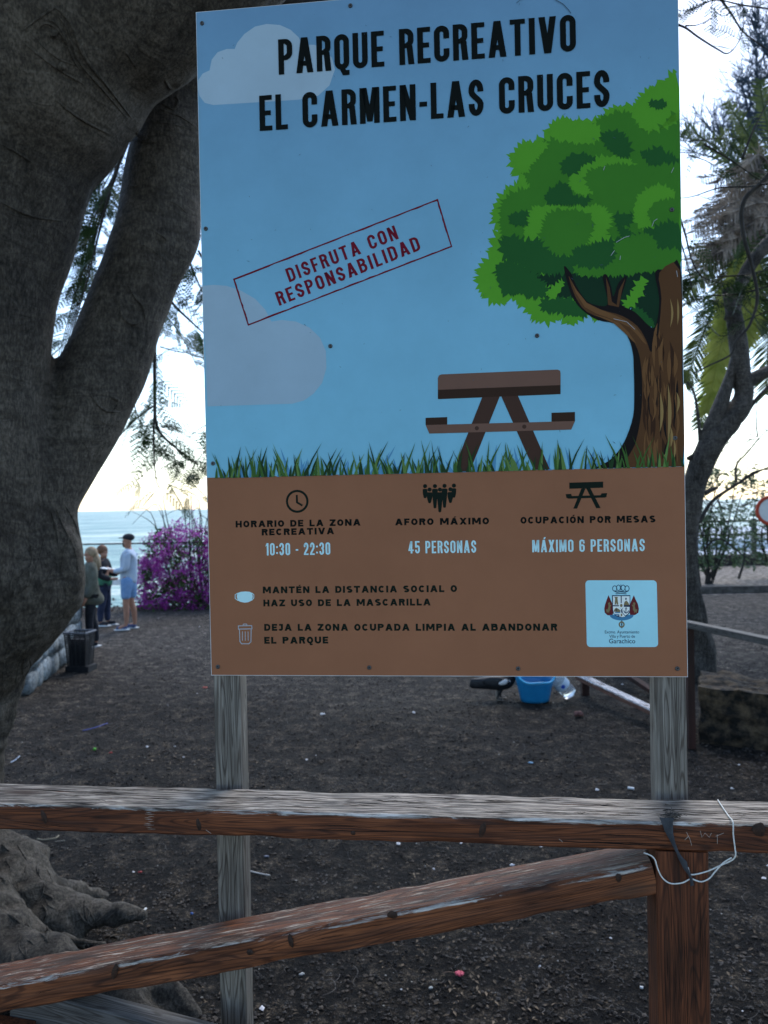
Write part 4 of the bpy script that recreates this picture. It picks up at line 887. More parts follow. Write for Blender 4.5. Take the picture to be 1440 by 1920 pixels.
# the diagonal brace that butts against the post
a0, a1 = front(1229, 1621, .002), front(-90, 1866, .002); b0, b1 = front(1229, 1675, .002), front(-90, 1922, .002)
th2 = ((a0-b0).length+(a1-b1).length)/2*.985; ax = (a0-a1).normalized(); zz = ax.cross(yd)*-1
if zz.z < 0: zz = -zz
plank('brace', a1 - zz*th2/2 + yd*.052, a0 - zz*th2/2 + yd*.052 - ax*.006, zz, .10, th2, M['brace'], fence, 220, .004, .0015, 9, .005)
c0, c1 = front(40, 1838, .035), front(460, 1949, .035); ax2 = (c1-c0).normalized(); z2 = yd.cross(ax2); z2 = -z2 if z2.z < 0 else z2
plank('lower_brace', c0 - z2*.05, c1 + ax2*.5 - z2*.05, z2, .05, .10, M['old_g'], fence, 60, .003, .0012, 11)
c0, c1 = front(-60, 1900, -.005), front(60, 1921, -.005); ax3 = (c1-c0).normalized(); z3 = yd.cross(ax3); z3 = -z3 if z3.z < 0 else z3
plank('foot_board', c0 - z3*.04, c1 - z3*.04, z3, .03, .08, M['post_b'], fence, 20, .003, .0012, 12)
# pale scratches in the brown front faces
M['scratch'] = mat('raw_wood_scratch', (.34, .29, .24), .9, (.5, .45, .4), 60)
mb = MB(); rsx = random.Random(2)
for i in range(13):
    y = 1513+i*3.4+rsx.uniform(-.6, .6); x0 = 272+rsx.uniform(-4, 6); x1 = 290+rsx.uniform(-8, 5)
    p, q = front(x0, y, -.0022), front(x1, y+.3, -.0022); mb.tube([p, (p+q)/2, q], [.0001, .00045, .0001], 4)
for pts in ([(1287, 1560), (1293, 1572), (1297, 1585)], [(1284, 1575), (1291, 1568)], [(1313, 1558), (1316, 1570), (1322, 1562), (1330, 1570), (1334, 1562)], [(1345, 1565), (1345, 1582)], [(1342, 1568), (1357, 1562)], [(1048, 1573), (1052, 1576), (1055, 1579)], [(386, 1556), (396, 1563)]):
    mb.tube([front(*p, -.0022) for p in pts], .0004, 4)
o = mb.build('scratch_mark', M['scratch'], None); o.data.transform(Matrix.Rotation(-FY, 4, 'Z') @ Matrix.Translation((-mid.x, -mid.y, -.62))); o.parent = fence
# knots and drying cracks that the brown faces show
M['knot'] = mat('dark_knot', (.012, .006, .004), .6, (.05, .022, .012), 160, bump=.001)
M['crack'] = mat('open_crack', (.006, .004, .003), .95)
def knot(px, py, a, b_, off=-.0006, rot=0):
    c = front(px, py, off); mb = MB(); N = 18
    nrm = -yd; vs = [c + nrm*.0014]
    for r_, h in ((.45, .0010), (1, -.001)):
        for i in range(N):
            th = 2*PI*i/N; k = 1+.22*noise.noise(Vector((math.cos(th)*1.5+px, math.sin(th)*1.5, r_)))
            u_, v_ = math.cos(th)*a*r_*k, math.sin(th)*b_*r_*k
            vs.append(c + xd*(u_*math.cos(rot)-v_*math.sin(rot)) + Vector((0, 0, 1))*(u_*math.sin(rot)+v_*math.cos(rot)) + nrm*h)
    fs = [(0, 1+(i+1) % N, 1+i) for i in range(N)] + [(1+i, 1+(i+1) % N, 1+N+(i+1) % N, 1+N+i) for i in range(N)]
    mb.add([tuple(v - Vector((mid.x, mid.y, .62))) for v in vs], fs); o = mb.build('knot', M['knot'], None, True); o.data.transform(Matrix.Rotation(-FY, 4, 'Z')); o.parent = fence
for a_ in ((82, 1532, .006, .014, -.0012, .3), (372, 1546, .005, .013, -.0012, .2), (662, 1562, .006, .005, -.0012, 0), (905, 1556, .006, .015, -.0012, -.3), (1424, 1556, .012, .013, -.0012, 0), (215, 1822, .006, .017, .0006, -.3), (468, 1786, .007, .006, .0006, 0), (545, 1765, .005, .014, .0006, .2), (736, 1716, .010, .008, .0006, 0), (1160, 1646, .006, .008, .0006, 0)): knot(*a_)
cmb = MB(); rc_ = random.Random(55)
def crack(f, x0, y0, ln, sl, w_):
    n_ = 9; pts = [f(x0+ln*i/n_, y0+sl*ln*i/n_+rc_.uniform(-.8, .8)) for i in range(n_+1)]
    cmb.tube(pts, [w_*max(.08, math.sin(PI*(i+.2)/(n_+.4)))*rc_.uniform(.6, 1.2) for i in range(n_+1)], 4)
ff = lambda x, y: front(x, y, -.0004)
for i in range(30): x = rc_.uniform(0, 1400); crack(ff, x, 1507+x*.0278+rc_.uniform(6, 46), rc_.uniform(30, 130), .030, .0005)
crack(ff, 960, 1573, 290, .045, .0011); crack(ff, 560, 1555, 180, .03, .0009); crack(ff, 1120, 1566, 130, .02, .0007); crack(ff, 1382, 1548, 60, .05, .0010)
for i in range(26): x = rc_.uniform(0, 1150); crack(ff, x, 1848-x*.1865+rc_.uniform(6, 44), rc_.uniform(30, 110), -.183, .0005)
for i in range(60): x = rc_.uniform(0, 1400); t_ = rc_.random(); crack(lambda a, b: gnd(a, b, ZT+.0004), x, 1470+x*.0255+t_*34, rc_.uniform(30, 150), .026, .0006)
for i in range(22):
    y = rc_.uniform(1610, 1860); x = 1236+(y-1600)*.008+rc_.uniform(4, 88); n_ = 7; L_ = rc_.uniform(40, 160)
    cmb.tube([front(x+rc_.uniform(-.5, .5)+L_*k/n_*.012, y+L_*k/n_, -.0002) for k in range(n_+1)], [.0005*math.sin(PI*(k+.3)/(n_+.6)) for k in range(n_+1)], 4)
o = MB(); o.v = [tuple(Vector(v) - Vector((mid.x, mid.y, .62))) for v in cmb.v]; o.f = cmb.f; o = o.build('crack', M['crack'], None, kind='stuff'); o.data.transform(Matrix.Rotation(-FY, 4, 'Z')); o.parent = fence
# ------------------------------------------------------------------ string, plastic strip, twigs on the rail
M['string'] = mat('white_string', (.55, .55, .52), .8, (.75, .75, .72), 300, bump=.0006, bscale=500)
def rt_(px, py, dz=0.0022): return gnd(px, py, ZT+dz)
sp = [rt_(1346, 1500), rt_(1355, 1514), rt_(1366, 1530), front(1374, 1541, -.006), front(1375, 1565, -.005), front(1378, 1590, -.005), front(1379, 1604, -.006), front(1372, 1613, -.004), front(1350, 1623, -.003), front(1325, 1634, -.003), front(1298, 1640, -.006), front(1292, 1634, -.006), front(1290, 1626, -.005)]
sp2 = [front(1207, 1599, .004), front(1220, 1604, -.003), front(1228, 1612, -.006), front(1233, 1628, -.006), front(1240, 1643, -.004), front(1250, 1653, -.003), front(1262, 1657, -.003), front(1280, 1655, -.003), front(1295, 1648, -.005), front(1305, 1651, -.005), front(1316, 1653, -.003), front(1330, 1647, -.003), front(1341, 1634, -.003), front(1356, 1618, -.003), front(1372, 1608, -.005)]
mb = MB(); mb.tube(spline(sp, 8), .0013, 8); tag(mb.build('string', M['string'], smooth=True), 'white string looped over the brown rail and hanging in front of the post', 'string')
mb = MB(); mb.tube(spline(sp2, 8), .0013, 8); tag(mb.build('string', M['string'], smooth=True), 'slack white string drooping across the post below the rail', 'string')
M['strip'] = mat('dark_plastic_strip', (.022, .026, .032), .55, (.05, .055, .065), 40, bump=.002)
rows = [(1236, 1533, 1264, 1534, -.004), (1240, 1541, 1262, 1541, -.005), (1247, 1560, 1262, 1560, -.005), (1258, 1580, 1266, 1579, -.006), (1268, 1600, 1273, 1598, -.006), (1273, 1612, 1281, 1609, -.008), (1277, 1620, 1288, 1616, -.008), (1282, 1630, 1290, 1627, -.007), (1290, 1640, 1295, 1638, -.008), (1293, 1648, 1299, 1648, -.006), (1295, 1662, 1301, 1660, -.005)]
mb = MB(); vs = []
for i, (x0, y0, x1, y1, off) in enumerate(rows):
    for t_ in (0, .33, .66, 1): vs.append(front(x0+(x1-x0)*t_, y0+(y1-y0)*t_, off-.0025*math.sin(PI*t_)-.001*(i % 2)))
f4 = [(i*4+j, i*4+j+1, (i+1)*4+j+1, (i+1)*4+j) for i in range(len(rows)-1) for j in range(3)]
nb = len(vs); vs2 = vs + [v + yd*.0008 for v in vs]; f4 += [tuple(nb+k for k in f[::-1]) for f in f4]
mb.add(vs2, f4); tag(mb.build('plastic_strip', M['strip'], smooth=True), 'torn black plastic strip hanging from the rail over the post', 'strip')
mb = MB(); rk = random.Random(4)
for i in range(34):
    c = rt_(rk.gauss(1256, 9), rk.gauss(1529, 3.5), .003); an = rk.uniform(0, PI); d = Vector((math.cos(an), math.sin(an), rk.uniform(-.2, .3)))*rk.uniform(.004, .012)
    mb.tube([c-d, c+Vector((0, 0, .002)), c+d], rk.uniform(.0004, .0010), 4)
mb.tube(spline([rt_(1247, 1508, .003), rt_(1256, 1510, .006), rt_(1259, 1518, .006), rt_(1254, 1526, .004)], 4), .0009, 5)
M['twig'] = mat('dry_dark_twig', (.02, .018, .016), .8, (.10, .085, .07), 30)
tag(mb.build('twig_knot', M['twig']), 'clump of dark dry twigs lying on top of the rail above the post', 'twigs', kind='stuff')
# ------------------------------------------------------------------ feathery hanging branches
M['twigwood'] = mat('dark_branch', (.012, .011, .010), .8, (.04, .036, .032), 12, bump=.004)
def frond(mb, p, d, ln, rr, pairs=9, pl=.09, droop=.5):
    """twice-feathered leaf: rachis with paired pinnae, each a thin serrated blade"""
    d = d.normalized(); side = d.cross(Vector((0, 0, 1)));
    if side.length < .05: side = Vector((1, 0, 0))
    side.normalize(); roll = rr.uniform(-.7, .7); up = side.cross(d).normalized(); side = (side*math.cos(roll)+up*math.sin(roll)).normalized()
    pts = []; q = Vector(p); dd = d.copy()
    for i in range(6):
        pts.append(q.copy()); q = q+dd*ln/5; dd = (dd+Vector((0, 0, -droop*.16))).normalized()
    mb.tube(pts, [.0028*(1-.12*i) for i in range(6)], 3, False)
    for i in range(1, pairs+1):
        t = .12+.88*i/pairs; k = min(4, int(t*5)); f = t*5-k; c = pts[k].lerp(pts[k+1], f) if k < 5 else pts[5]
        L_ = pl*(.55+.75*math.sin(PI*min(1, t*.9+.08)))*rr.uniform(.8, 1.1)
        for s in (-1, 1):
            if rr.random() < .06: continue
            v = (side*s*.85 + d*.55 + Vector((0, 0, -.18))).normalized(); n_ = v.cross(up).normalized(); a = c; w0 = L_*.15
            # serrated leaflets along the pinna
            m_ = 5
            for j in range(m_):
                c0 = a + v*L_*(j+.15)/m_; c1 = a + v*L_*(j+1.05)/m_
                mb.quad(c0, c0.lerp(c1, .55)+n_*w0*1.3, c1, c0.lerp(c1, .45)-n_*w0*1.3)
def branch(mbw, mbl, pts, Y, r0, rr, dens, size, sub=2, Yj=.3, drop=-.25):
    q = [at(px, py, Y if len(p_) == 0 else Y+p_[0]) for px, py, *p_ in pts]; q = spline(q, 5); N = len(q)
    mbw.tube(q, [r0*(1-.75*i/(N-1)) for i in range(N)], 6)
    tot = sum((q[i+1]-q[i]).length for i in range(N-1)); n = int(tot*dens*1.5)
    for i in range(n):
        t = rr.uniform(.15, 1)*(N-1); k = min(N-2, int(t)); p = q[k].lerp(q[k+1], t-k); d = (q[k+1]-q[k]).normalized()
        v = (Vector((rr.gauss(0, 1), rr.gauss(0, .35), rr.gauss(0, .35)+drop))).normalized()*.9 + d*.35
        frond(mbl, p, v, size*rr.uniform(.6, 1.15), rr, pl=size*.19)
    return q
jac = empty('poinciana_tree', (3.2, 10.5, 0), 'tree with feathery leaves hanging against the white sky beside the leaning stem', 'tree')
wb, lf = MB(), MB(); rr = random.Random(12)
def J(pts, Y, r0, dens, size, **k): return branch(wb, lf, pts, Y, r0, rr, dens, size, **k)
J([(250, 60), (262, 200), (288, 480), (290, 720), (295, 800), (330, 840), (372, 872)], 7.5, .028, 6, .45)
J([(300, 500), (318, 560), (355, 600), (400, 640)], 7.5, .02, 7, .45)
J([(330, 380), (352, 480), (385, 560)], 7.3, .02, 7, .5)
J([(291, 750), (288, 820), (292, 895), (300, 915)], 7.4, .012, 9, .4)
J([(290, 760), (250, 790), (215, 830)], 7.6, .010, 8, .45)
J([(292, 895), (325, 912), (378, 932)], 7.4, .005, 9, .26)
J([(295, 860), (270, 890), (245, 905)], 7.4, .005, 9, .24)
J([(240, 700), (262, 790), (300, 800)], 7.8, .010, 9, .45)
J([(330, 840), (352, 862), (400, 870)], 7.4, .010, 14, .42)
J([(300, 650), (340, 660), (390, 655)], 7.9, .008, 9, .45)
J([(310, 590), (340, 630), (372, 690)], 7.9, .008, 9, .42)
J([(420, 790), (380, 800), (345, 830)], 7.7, .008, 10, .45)
J([(420, 820), (380, 850), (350, 900)], 7.7, .006, 10, .35)
for k in range(5): J([(255+k*5, 180), (225-k*3, 300+k*8), (195-k*5, 400), (165-k*4, 520), (130-k*6, 640+k*10)], 6.5+.3*k, .018, 4.5, .38, drop=-.1)
for k in range(6): J([(230-k*12, 270+k*40), (215-k*14, 330+k*42), (190-k*10, 360+k*40)], 6.8, .010, 12, .36)
J([(370, 410), (350, 450), (330, 500)], 7.0, .012, 12, .4)
J([(372, 470), (400, 520), (420, 560)], 7.0, .012, 12, .4)
# upper right corner and right edge of the same canopy
J([(1470, 20, .3), (1395, 10), (1340, 0), (1300, 18), (1262, 20)], 6.0, .008, 7, .28)
J([(1262, 44), (1285, 52), (1310, 70), (1345, 92), (1365, 100), (1385, 78), (1395, 40), (1388, -20)], 6.0, .010, 1.5, .26)
J([(1285, 48), (1310, 46), (1345, 28)], 6.0, .007, 2, .2)
J([(1345, -10), (1360, 10), (1375, 32), (1392, 58), (1420, 80), (1450, 100)], 6.2, .012, 1.5, .25)
J([(1340, 20), (1355, 30), (1375, 22), (1392, 14)], 6.2, .005, 2, .2)
J([(1460, 340, -.5), (1400, 350), (1350, 352), (1300, 368), (1270, 372)], 5.8, .010, 1, .2)
J([(1448, 320), (1425, 345), (1400, 368), (1390, 400), (1396, 450), (1410, 500), (1420, 560), (1405, 610), (1380, 640), (1370, 665), (1330, 685), (1300, 700)], 5.6, .020, .8, .3)
J([(1272, 400), (1285, 440), (1298, 490), (1318, 520), (1350, 530)], 5.6, .010, 5, .34)
J([(1275, 450), (1290, 500), (1300, 560)], 5.7, .008, 4, .3)
J([(1460, 500), (1400, 515), (1340, 520), (1290, 535)], 5.9, .010, 16, .36)
J([(1460, 530), (1390, 550), (1320, 555), (1275, 560)], 6.0, .010, 16, .36)
J([(1450, 580), (1400, 600), (1350, 630), (1300, 570)], 6.0, .006, 3, .3)
J([(1392, 298), (1410, 250), (1440, 190)], 5.8, .012, 1, .2)
J([(1320, 270), (1370, 300), (1420, 335), (1450, 350)], 6.2, .008, 1.5, .3)
J([(1290, 265), (1320, 262), (1365, 258)], 6.2, .006, 16, .28)
J([(1290, 290), (1320, 300), (1345, 312)], 6.2, .006, 9, .28)
# trunk and high limbs of that tree, hidden behind the board and above the picture
wb.tube(spline([(3.2, 10.5, -.1), (3.0, 10.2, 2.4), (2.2, 9.6, 5.2), (0, 8.6, 7.6)], 6), lerps([.26, .22, .18, .14], 6), 12)
wb.tube(spline([(2.2, 9.6, 5.2), (2.6, 8, 7.2), (3.6, 6.4, 7.6)], 6), lerps([.16, .11, .05], 6), 10)
wb.tube(spline([(0, 8.6, 7.6), (-1.8, 8, 7.5), (-2.6, 7.5, 6.6)], 6), lerps([.13, .08, .03], 6), 10)
for i in range(60): 
    c = Vector((rr.uniform(-2, 4), rr.uniform(6.5, 9.5), rr.uniform(8.6, 9.6))); frond(lf, c, Vector((rr.gauss(0, 1), rr.gauss(0, 1), .1)), .5, rr, pl=.13)
wb.build('branch', M['twigwood'], None, True).parent = None
bw_ = bpy.data.objects['branch.001'] if 'branch.001' in bpy.data.objects else bpy.data.objects['branch']
def adopt(o, p): o.parent = p; o.matrix_local = Matrix.Translation(p.location).inverted()
adopt(bw_, jac); o = lf.build('foliage', M['feather'], None, kind='stuff'); adopt(o, jac)
print('feather faces', len(lf.f))
# ------------------------------------------------------------------ bougainvillea on the shore edge
M['bract'] = leafmat('purple_bract', (.14, .008, .14), (.56, .09, .52), .4, 9)
M['bleaf'] = leafmat('bougainvillea_leaf', (.016, .04, .012), (.07, .12, .035), .35)
def mound(name, label, cx, cy, w_, h_, d_, n, seed):
    b_ = empty(name, (cx, cy, 0), label, 'shrub'); r3 = random.Random(seed); lv, br, st = MB(), MB(), MB()
    def edge(p): return noise.noise(Vector((p.x*1.3+seed, p.y, p.z*1.7)))
    for i in range(n):
        x = r3.uniform(-1, 1); top = (1-abs(x)**2.6*.6)*(1+.25*noise.noise(Vector((x*3+seed, 0, 0)))); z = r3.random()**1.15*top; y = r3.gauss(0, .4)
        p = Vector((x*w_/2, y*d_/2, z*h_)); dn = edge(p)
        airy = max(0, (z-.42)/.5)
        if r3.random() < airy*.80 + (0.35 if dn < -.12 else 0): continue
        a = Vector((r3.gauss(0, 1), r3.gauss(0, 1), r3.gauss(0, 1))).normalized(); c = a.cross(Vector((r3.gauss(0, 1), r3.gauss(0, 1), r3.gauss(0, 1)))).normalized()
        cl = noise.noise(Vector((p.x*2.6+seed*2, p.y*2, p.z*2.6)))
        if cl > .03 + (-.08 if airy > .2 else .05) or r3.random() < .12:
            s = r3.uniform(.035, .065)
            for k in range(3):
                a2 = (a*math.cos(k*2.1)+c*math.sin(k*2.1)); n_ = a.cross(c)
                br.quad(p, p+a2*s+n_*s*.4, p+a2*s*1.7+n_*s*.2, p+(a2*.7+a.cross(c)*.2+c*.5).normalized()*s)
        else:
            s = r3.uniform(.03, .065); lv.quad(p-a*s, p-c*s*.5, p+a*s, p+c*s*.5)
    for i in range(26):
        x = r3.uniform(-.9, .9)*w_/2; q = [Vector((x*.5, 0, 0)), Vector((x*.8, r3.uniform(-.2, .2), h_*.5)), Vector((x*1.05, r3.uniform(-.3, .3), h_*r3.uniform(.8, 1.1))), Vector((x*1.2+r3.uniform(-.5, .5), r3.uniform(-.3, .3), h_*r3.uniform(.8, 1.2)))]
        st.tube(spline(q, 4), lerps([.022, .014, .009, .004], 4), 5)
    lv.build('foliage', M['bleaf'], b_, kind='stuff'); br.build('blossom', M['bract'], b_, kind='stuff'); st.build('stem', M['twigwood'], b_)
p = gnd(352, 1143); mound('bougainvillea', 'purple flowering bougainvillea bush by the sea beside the man in blue shorts', p.x+.35, p.y+.5, 3.1, 2.3, 1.8, 15000, 3)
# low dry shrub between man and wall
p = gnd(232, 1128); r3 = random.Random(7); lv = MB()
for i in range(500):
    q = Vector((p.x+r3.gauss(-.3, .5), 16.6+r3.gauss(0, .25), abs(r3.gauss(0, .14))+.03)); a = Vector((r3.gauss(0, 1), r3.gauss(0, 1), r3.gauss(0, 1))).normalized(); c = a.orthogonal().normalized(); s = r3.uniform(.02, .05); lv.quad(q-a*s, q-c*s*.5, q+a*s, q+c*s*.5)
M['dry'] = leafmat('dry_leaf', (.05, .035, .03), (.14, .10, .09))
tag(lv.build('ground_cover', M['dry']), 'dry brown low growth along the shore edge', 'plants', kind='stuff')
# ------------------------------------------------------------------ dark metal railing on the shore
M['iron'] = mat('dark_iron', (.012, .013, .015), .5, (.03, .03, .032), 20)
M['whitep'] = mat('white_paint', (.62, .66, .68), .5, (.75, .78, .80), 9)
rail = empty('shore_railing', (-4, 17.2, 0), 'thin dark railing along the shore behind the man and the bougainvillea', 'railing')
def loc(p, o): return Vector(p)-o.location
a, b = at(100, 1021.5, 17.2), at(420, 1016, 17.2); dx_ = (b-a)/(b.x-a.x)
a = a - dx_*6; b = b + dx_*1.5
mb = MB(); mb.tube([loc(a, rail), loc(b, rail)], .017, 8); mb.build('handrail', M['iron'], rail)
for t_ in (.05, .3, .55, .8, .985):
    q = a.lerp(b, t_); mb = MB(); mb.tube([loc((q.x, q.y, -.02), rail), loc(q, rail)], .022, 8); mb.build('railing_post', M['iron'], rail)
mb = MB(); mb.box(at(218, 1091, 16.9), (1.1, .12, .13)); tag(mb.build('low_white_wall', M['whitep']), 'low white wall end visible beyond the man at hip height', 'wall')
# ------------------------------------------------------------------ people
M['skin'] = mat('skin', (.30, .15, .10), .55, (.36, .19, .13), 6)
M['hair_b'] = mat('blond_hair', (.16, .115, .07), .6, (.34, .26, .17), 40, stretch=(1, 1, .2)); M['hair_d'] = mat('dark_hair', (.02, .014, .011), .6, (.05, .035, .025), 40)
M['hair_r'] = mat('auburn_hair', (.10, .045, .025), .6, (.18, .09, .05), 40)
M['shirt'] = mat('pale_blue_knit', (.34, .44, .58), .85, (.44, .52, .62), 12, bump=.004); M['vest'] = mat('grey_beige_vest', (.26, .25, .23), .9, (.34, .32, .29), 12)
M['shorts'] = mat('blue_shorts', (.12, .24, .44), .85, (.20, .33, .56), 9, bump=.006); M['black'] = mat('black_cloth', (.008, .009, .013), .9, (.022, .024, .032), 9, bump=.006)
M['coat'] = mat('grey_olive_coat', (.055, .058, .046), .9, (.115, .12, .098), 8, bump=.01); M['green'] = mat('green_cloth', (.035, .14, .09), .85, (.06, .20, .13), 9); M['navy'] = mat('navy_trousers', (.012, .018, .045), .9, (.03, .04, .08), 9)
M['shoe'] = mat('blue_canvas_shoe', (.03, .05, .13), .7, (.07, .10, .2), 20); M['sole'] = mat('white_rubber', (.6, .62, .64), .6); M['paper'] = mat('white_paper', (.75, .78, .8), .7)
def skinmesh(name, joints, bones, mt, parent, label=None, sub=2):
    """one continuous surface grown over a skeleton; joints: name -> (x, y, z, rx, ry)"""
    ks = list(joints); me = bpy.data.meshes.new(name); me.from_pydata([joints[k][:3] for k in ks], [(ks.index(a), ks.index(b)) for a, b in bones], [])
    o = bpy.data.objects.new(name, me); col.objects.link(o)
    sm = o.modifiers.new('s', 'SKIN'); 
    for i, k in enumerate(ks):
        r = joints[k][3:]; me.skin_vertices[0].data[i].radius = (r[0], r[-1]); me.skin_vertices[0].data[i].use_root = (i == 0)
    sm.use_smooth_shade = True; sd = o.modifiers.new('d', 'SUBSURF'); sd.levels = sd.render_levels = sub
    dg = bpy.context.evaluated_depsgraph_get(); dg.update(); m2 = bpy.data.meshes.new_from_object(o.evaluated_get(dg)); o.modifiers.clear(); o.data = m2; bpy.data.meshes.remove(me)
    m2.name = name; m2.materials.clear(); m2.materials.append(mt); o.parent = parent
    if label: o['label'] = label
    return o
def body(root, arms, H=1.75, lean=0, legsep=.09, step=0.0, f=1.0):
    """faces local -X; arms: dict of 'L','R' -> (elbow, wrist, hand)"""
    s = H/1.75
    j = {'pelvis': (0, 0, .95, .10, .125), 'waist': (.01, 0, 1.10, .09, .115), 'chest': (.01+lean, 0, 1.30, .10, .13), 'neck0': (.015+lean, 0, 1.46, .07, .10), 'neck': (.005+lean, 0, 1.52, .055, .055), 'head0': (-.005+lean, 0, 1.585, .085, .07), 'head': (.005+lean, 0, 1.665, .10, .078), 'head1': (.01+lean, 0, 1.73, .06, .055), 'nose': (-.105+lean, 0, 1.635, .014, .012), 'chin': (-.075+lean, 0, 1.565, .03, .03)}
    bo = [('pelvis', 'waist'), ('waist', 'chest'), ('chest', 'neck0'), ('neck0', 'neck'), ('neck', 'head0'), ('head0', 'head'), ('head', 'head1'), ('head', 'nose'), ('head0', 'chin')]
    for sd, sg in (('L', -1), ('R', 1)):
        st = step*sg
        j['hip'+sd] = (0, sg*legsep, .88, .095, .095); j['knee'+sd] = (st*.5-.01, sg*(legsep+.01), .50, .062, .062); j['calf'+sd] = (st*.8+.02, sg*(legsep+.01), .36, .058, .055); j['ank'+sd] = (st+.02, sg*(legsep+.01), .09, .038, .038); j['toe'+sd] = (st-.13, sg*(legsep+.03), .04, .038, .045)
        bo += [('pelvis', 'hip'+sd), ('hip'+sd, 'knee'+sd), ('knee'+sd, 'calf'+sd), ('calf'+sd, 'ank'+sd), ('ank'+sd, 'toe'+sd)]
        j['sh'+sd] = (.015+lean, sg*.18, 1.42, .062, .062); e, w_, h_ = arms[sd]
        j['el'+sd] = (*e, .046, .046); j['wr'+sd] = (*w_, .03, .03); j['ha'+sd] = (*h_, .022, .036)
        bo += [('neck0', 'sh'+sd), ('sh'+sd, 'el'+sd), ('el'+sd, 'wr'+sd), ('wr'+sd, 'ha'+sd)]
        hv = (Vector(h_)-Vector(w_)).normalized()
        for fi in range(4):
            b0 = Vector(h_)+Vector((0, 0, .022-.015*fi)); e0 = b0+hv*(.045-.006*abs(fi-1))+Vector((0, sg*-.012, -.004)); e1 = e0+hv*.022+Vector((0, sg*-.02, -.008))
            j[f'f{fi}'+sd] = (*e0, .009, .009); j[f'g{fi}'+sd] = (*e1, .008, .008); bo += [('ha'+sd, f'f{fi}'+sd), (f'f{fi}'+sd, f'g{fi}'+sd)]
        tq = Vector(w_)+hv*.03+Vector((0, -sg*.03, .03)); j['th'+sd] = (*tq, .011, .011); j['tj'+sd] = (*(tq+hv*.04), .009, .009); bo += [('wr'+sd, 'th'+sd), ('th'+sd, 'tj'+sd)]
    j = {k: tuple(x*s for x in v) for k, v in j.items()}
    return j, bo
def puff(j, keys, add, over={}):
    out = {k: (*j[k][:3], *(r+add for r in j[k][3:])) for k in keys}
    for k, v in over.items(): out[k] = v
    return out
# man in profile facing left
g = gnd(243, 1180); man = empty('person', (g.x, g.y, gz(g.x, g.y)), 'bearded man in dark cap, pale blue jumper and blue shorts standing by the bougainvillea', 'person', rz=.12)
arms = {'L': ((.0, -.21, 1.13), (-.24, -.13, 1.10), (-.30, -.11, 1.12)), 'R': ((.05, .22, 1.14), (-.20, .16, 1.06), (-.27, .13, 1.08))}
j, bo = body(man, arms, 1.74, legsep=.085, step=.06)
skinmesh('body', j, bo, M['skin'], man)
t_ = ['waist', 'chest', 'neck0', 'shL', 'elL', 'wrL', 'shR', 'elR', 'wrR']
jj = puff(j, t_, .022); jj['chest'] = (.012, 0, 1.29, .145, .175); jj['hem'] = (0, 0, .86, .152, .178); jj['waist'] = (.01, 0, 1.06, .145, .168); jj['wrL'] = (*j['wrL'][:3], .042, .042); jj['wrR'] = (*j['wrR'][:3], .042, .042); jj['collar'] = (*j['neck'][:3], .068, .068)
skinmesh('jumper', jj, [('hem', 'waist'), ('waist', 'chest'), ('chest', 'neck0'), ('neck0', 'collar'), ('neck0', 'shL'), ('shL', 'elL'), ('elL', 'wrL'), ('neck0', 'shR'), ('shR', 'elR'), ('elR', 'wrR')], M['shirt'], man)
jj = {'w': (0, 0, 1.04, .14, .163), 'p': (0, 0, .90, .14, .165)}
for sd, sg in (('L', -1), ('R', 1)): jj['t'+sd] = (.03*sg, sg*.095, .76, .105, .10); jj['k'+sd] = (.04*sg, sg*.10, .56, .088, .088)
skinmesh('shorts', jj, [('w', 'p'), ('p', 'tL'), ('tL', 'kL'), ('p', 'tR'), ('tR', 'kR')], M['shorts'], man)
def shoes(root, j, sole, upper, s=1):
    for sd in 'LR':
        a = Vector(j['ank'+sd][:3]); t = Vector(j['toe'+sd][:3]); u = skinmesh('shoe', {'h': (a.x+.03, a.y, .055, .05, .045), 'm': (a.x-.05, a.y, .055, .048, .045), 't': (t.x-.03, t.y, .045, .035, .042)}, [('h', 'm'), ('m', 't')], upper, root)
        mb = MB(); mb.ball(((a.x+t.x)/2-.0, (a.y+t.y)/2, .018), (.155, .055, .02), 14, 6); mb.build('sole', sole, u, True)
shoes(man, j, M['sole'], M['shoe'])
mb = MB(); h = Vector(j['head'][:3]); mb.ball(h+Vector((.012, 0, .052)), (.112, .092, .072), 16, 9); mb.ball(h+Vector((-.10, 0, .045)), (.075, .06, .011), 12, 5); mb.build('cap', M['black'], man, True)
mb = MB(); mb.ball(h+Vector((-.045, 0, -.085)), (.058, .066, .052), 14, 8); mb.ball(h+Vector((.0, 0, -.03)), (.06, .084, .06), 12, 7); mb.build('beard', M['hair_d'], man, True)
mb = MB()
for sg in (-1, 1): mb.ball(h+Vector((-.088, sg*.032, .0)), .012, 8, 6)
mb.build('eye', M['paper'], man, True)
mb = MB()
for sg in (-1, 1): mb.ball(h+Vector((.005, sg*.088, -.012)), (.018, .008, .03), 8, 6)
mb.build('ear', M['skin'], man, True)
hd = man.matrix_world; mh = Matrix.Translation(man.location) @ Matrix.Rotation(.12, 4, 'Z')
cp = mh @ Vector((-.36, 0, 1.14)); mb = MB(); mb.box(cp, (.24, .18, .012), Matrix.Rotation(.15, 3, 'Y')); tag(mb.build('paper_plate', M['paper']), 'white sheet held in the hands of the man in blue shorts', 'plate')
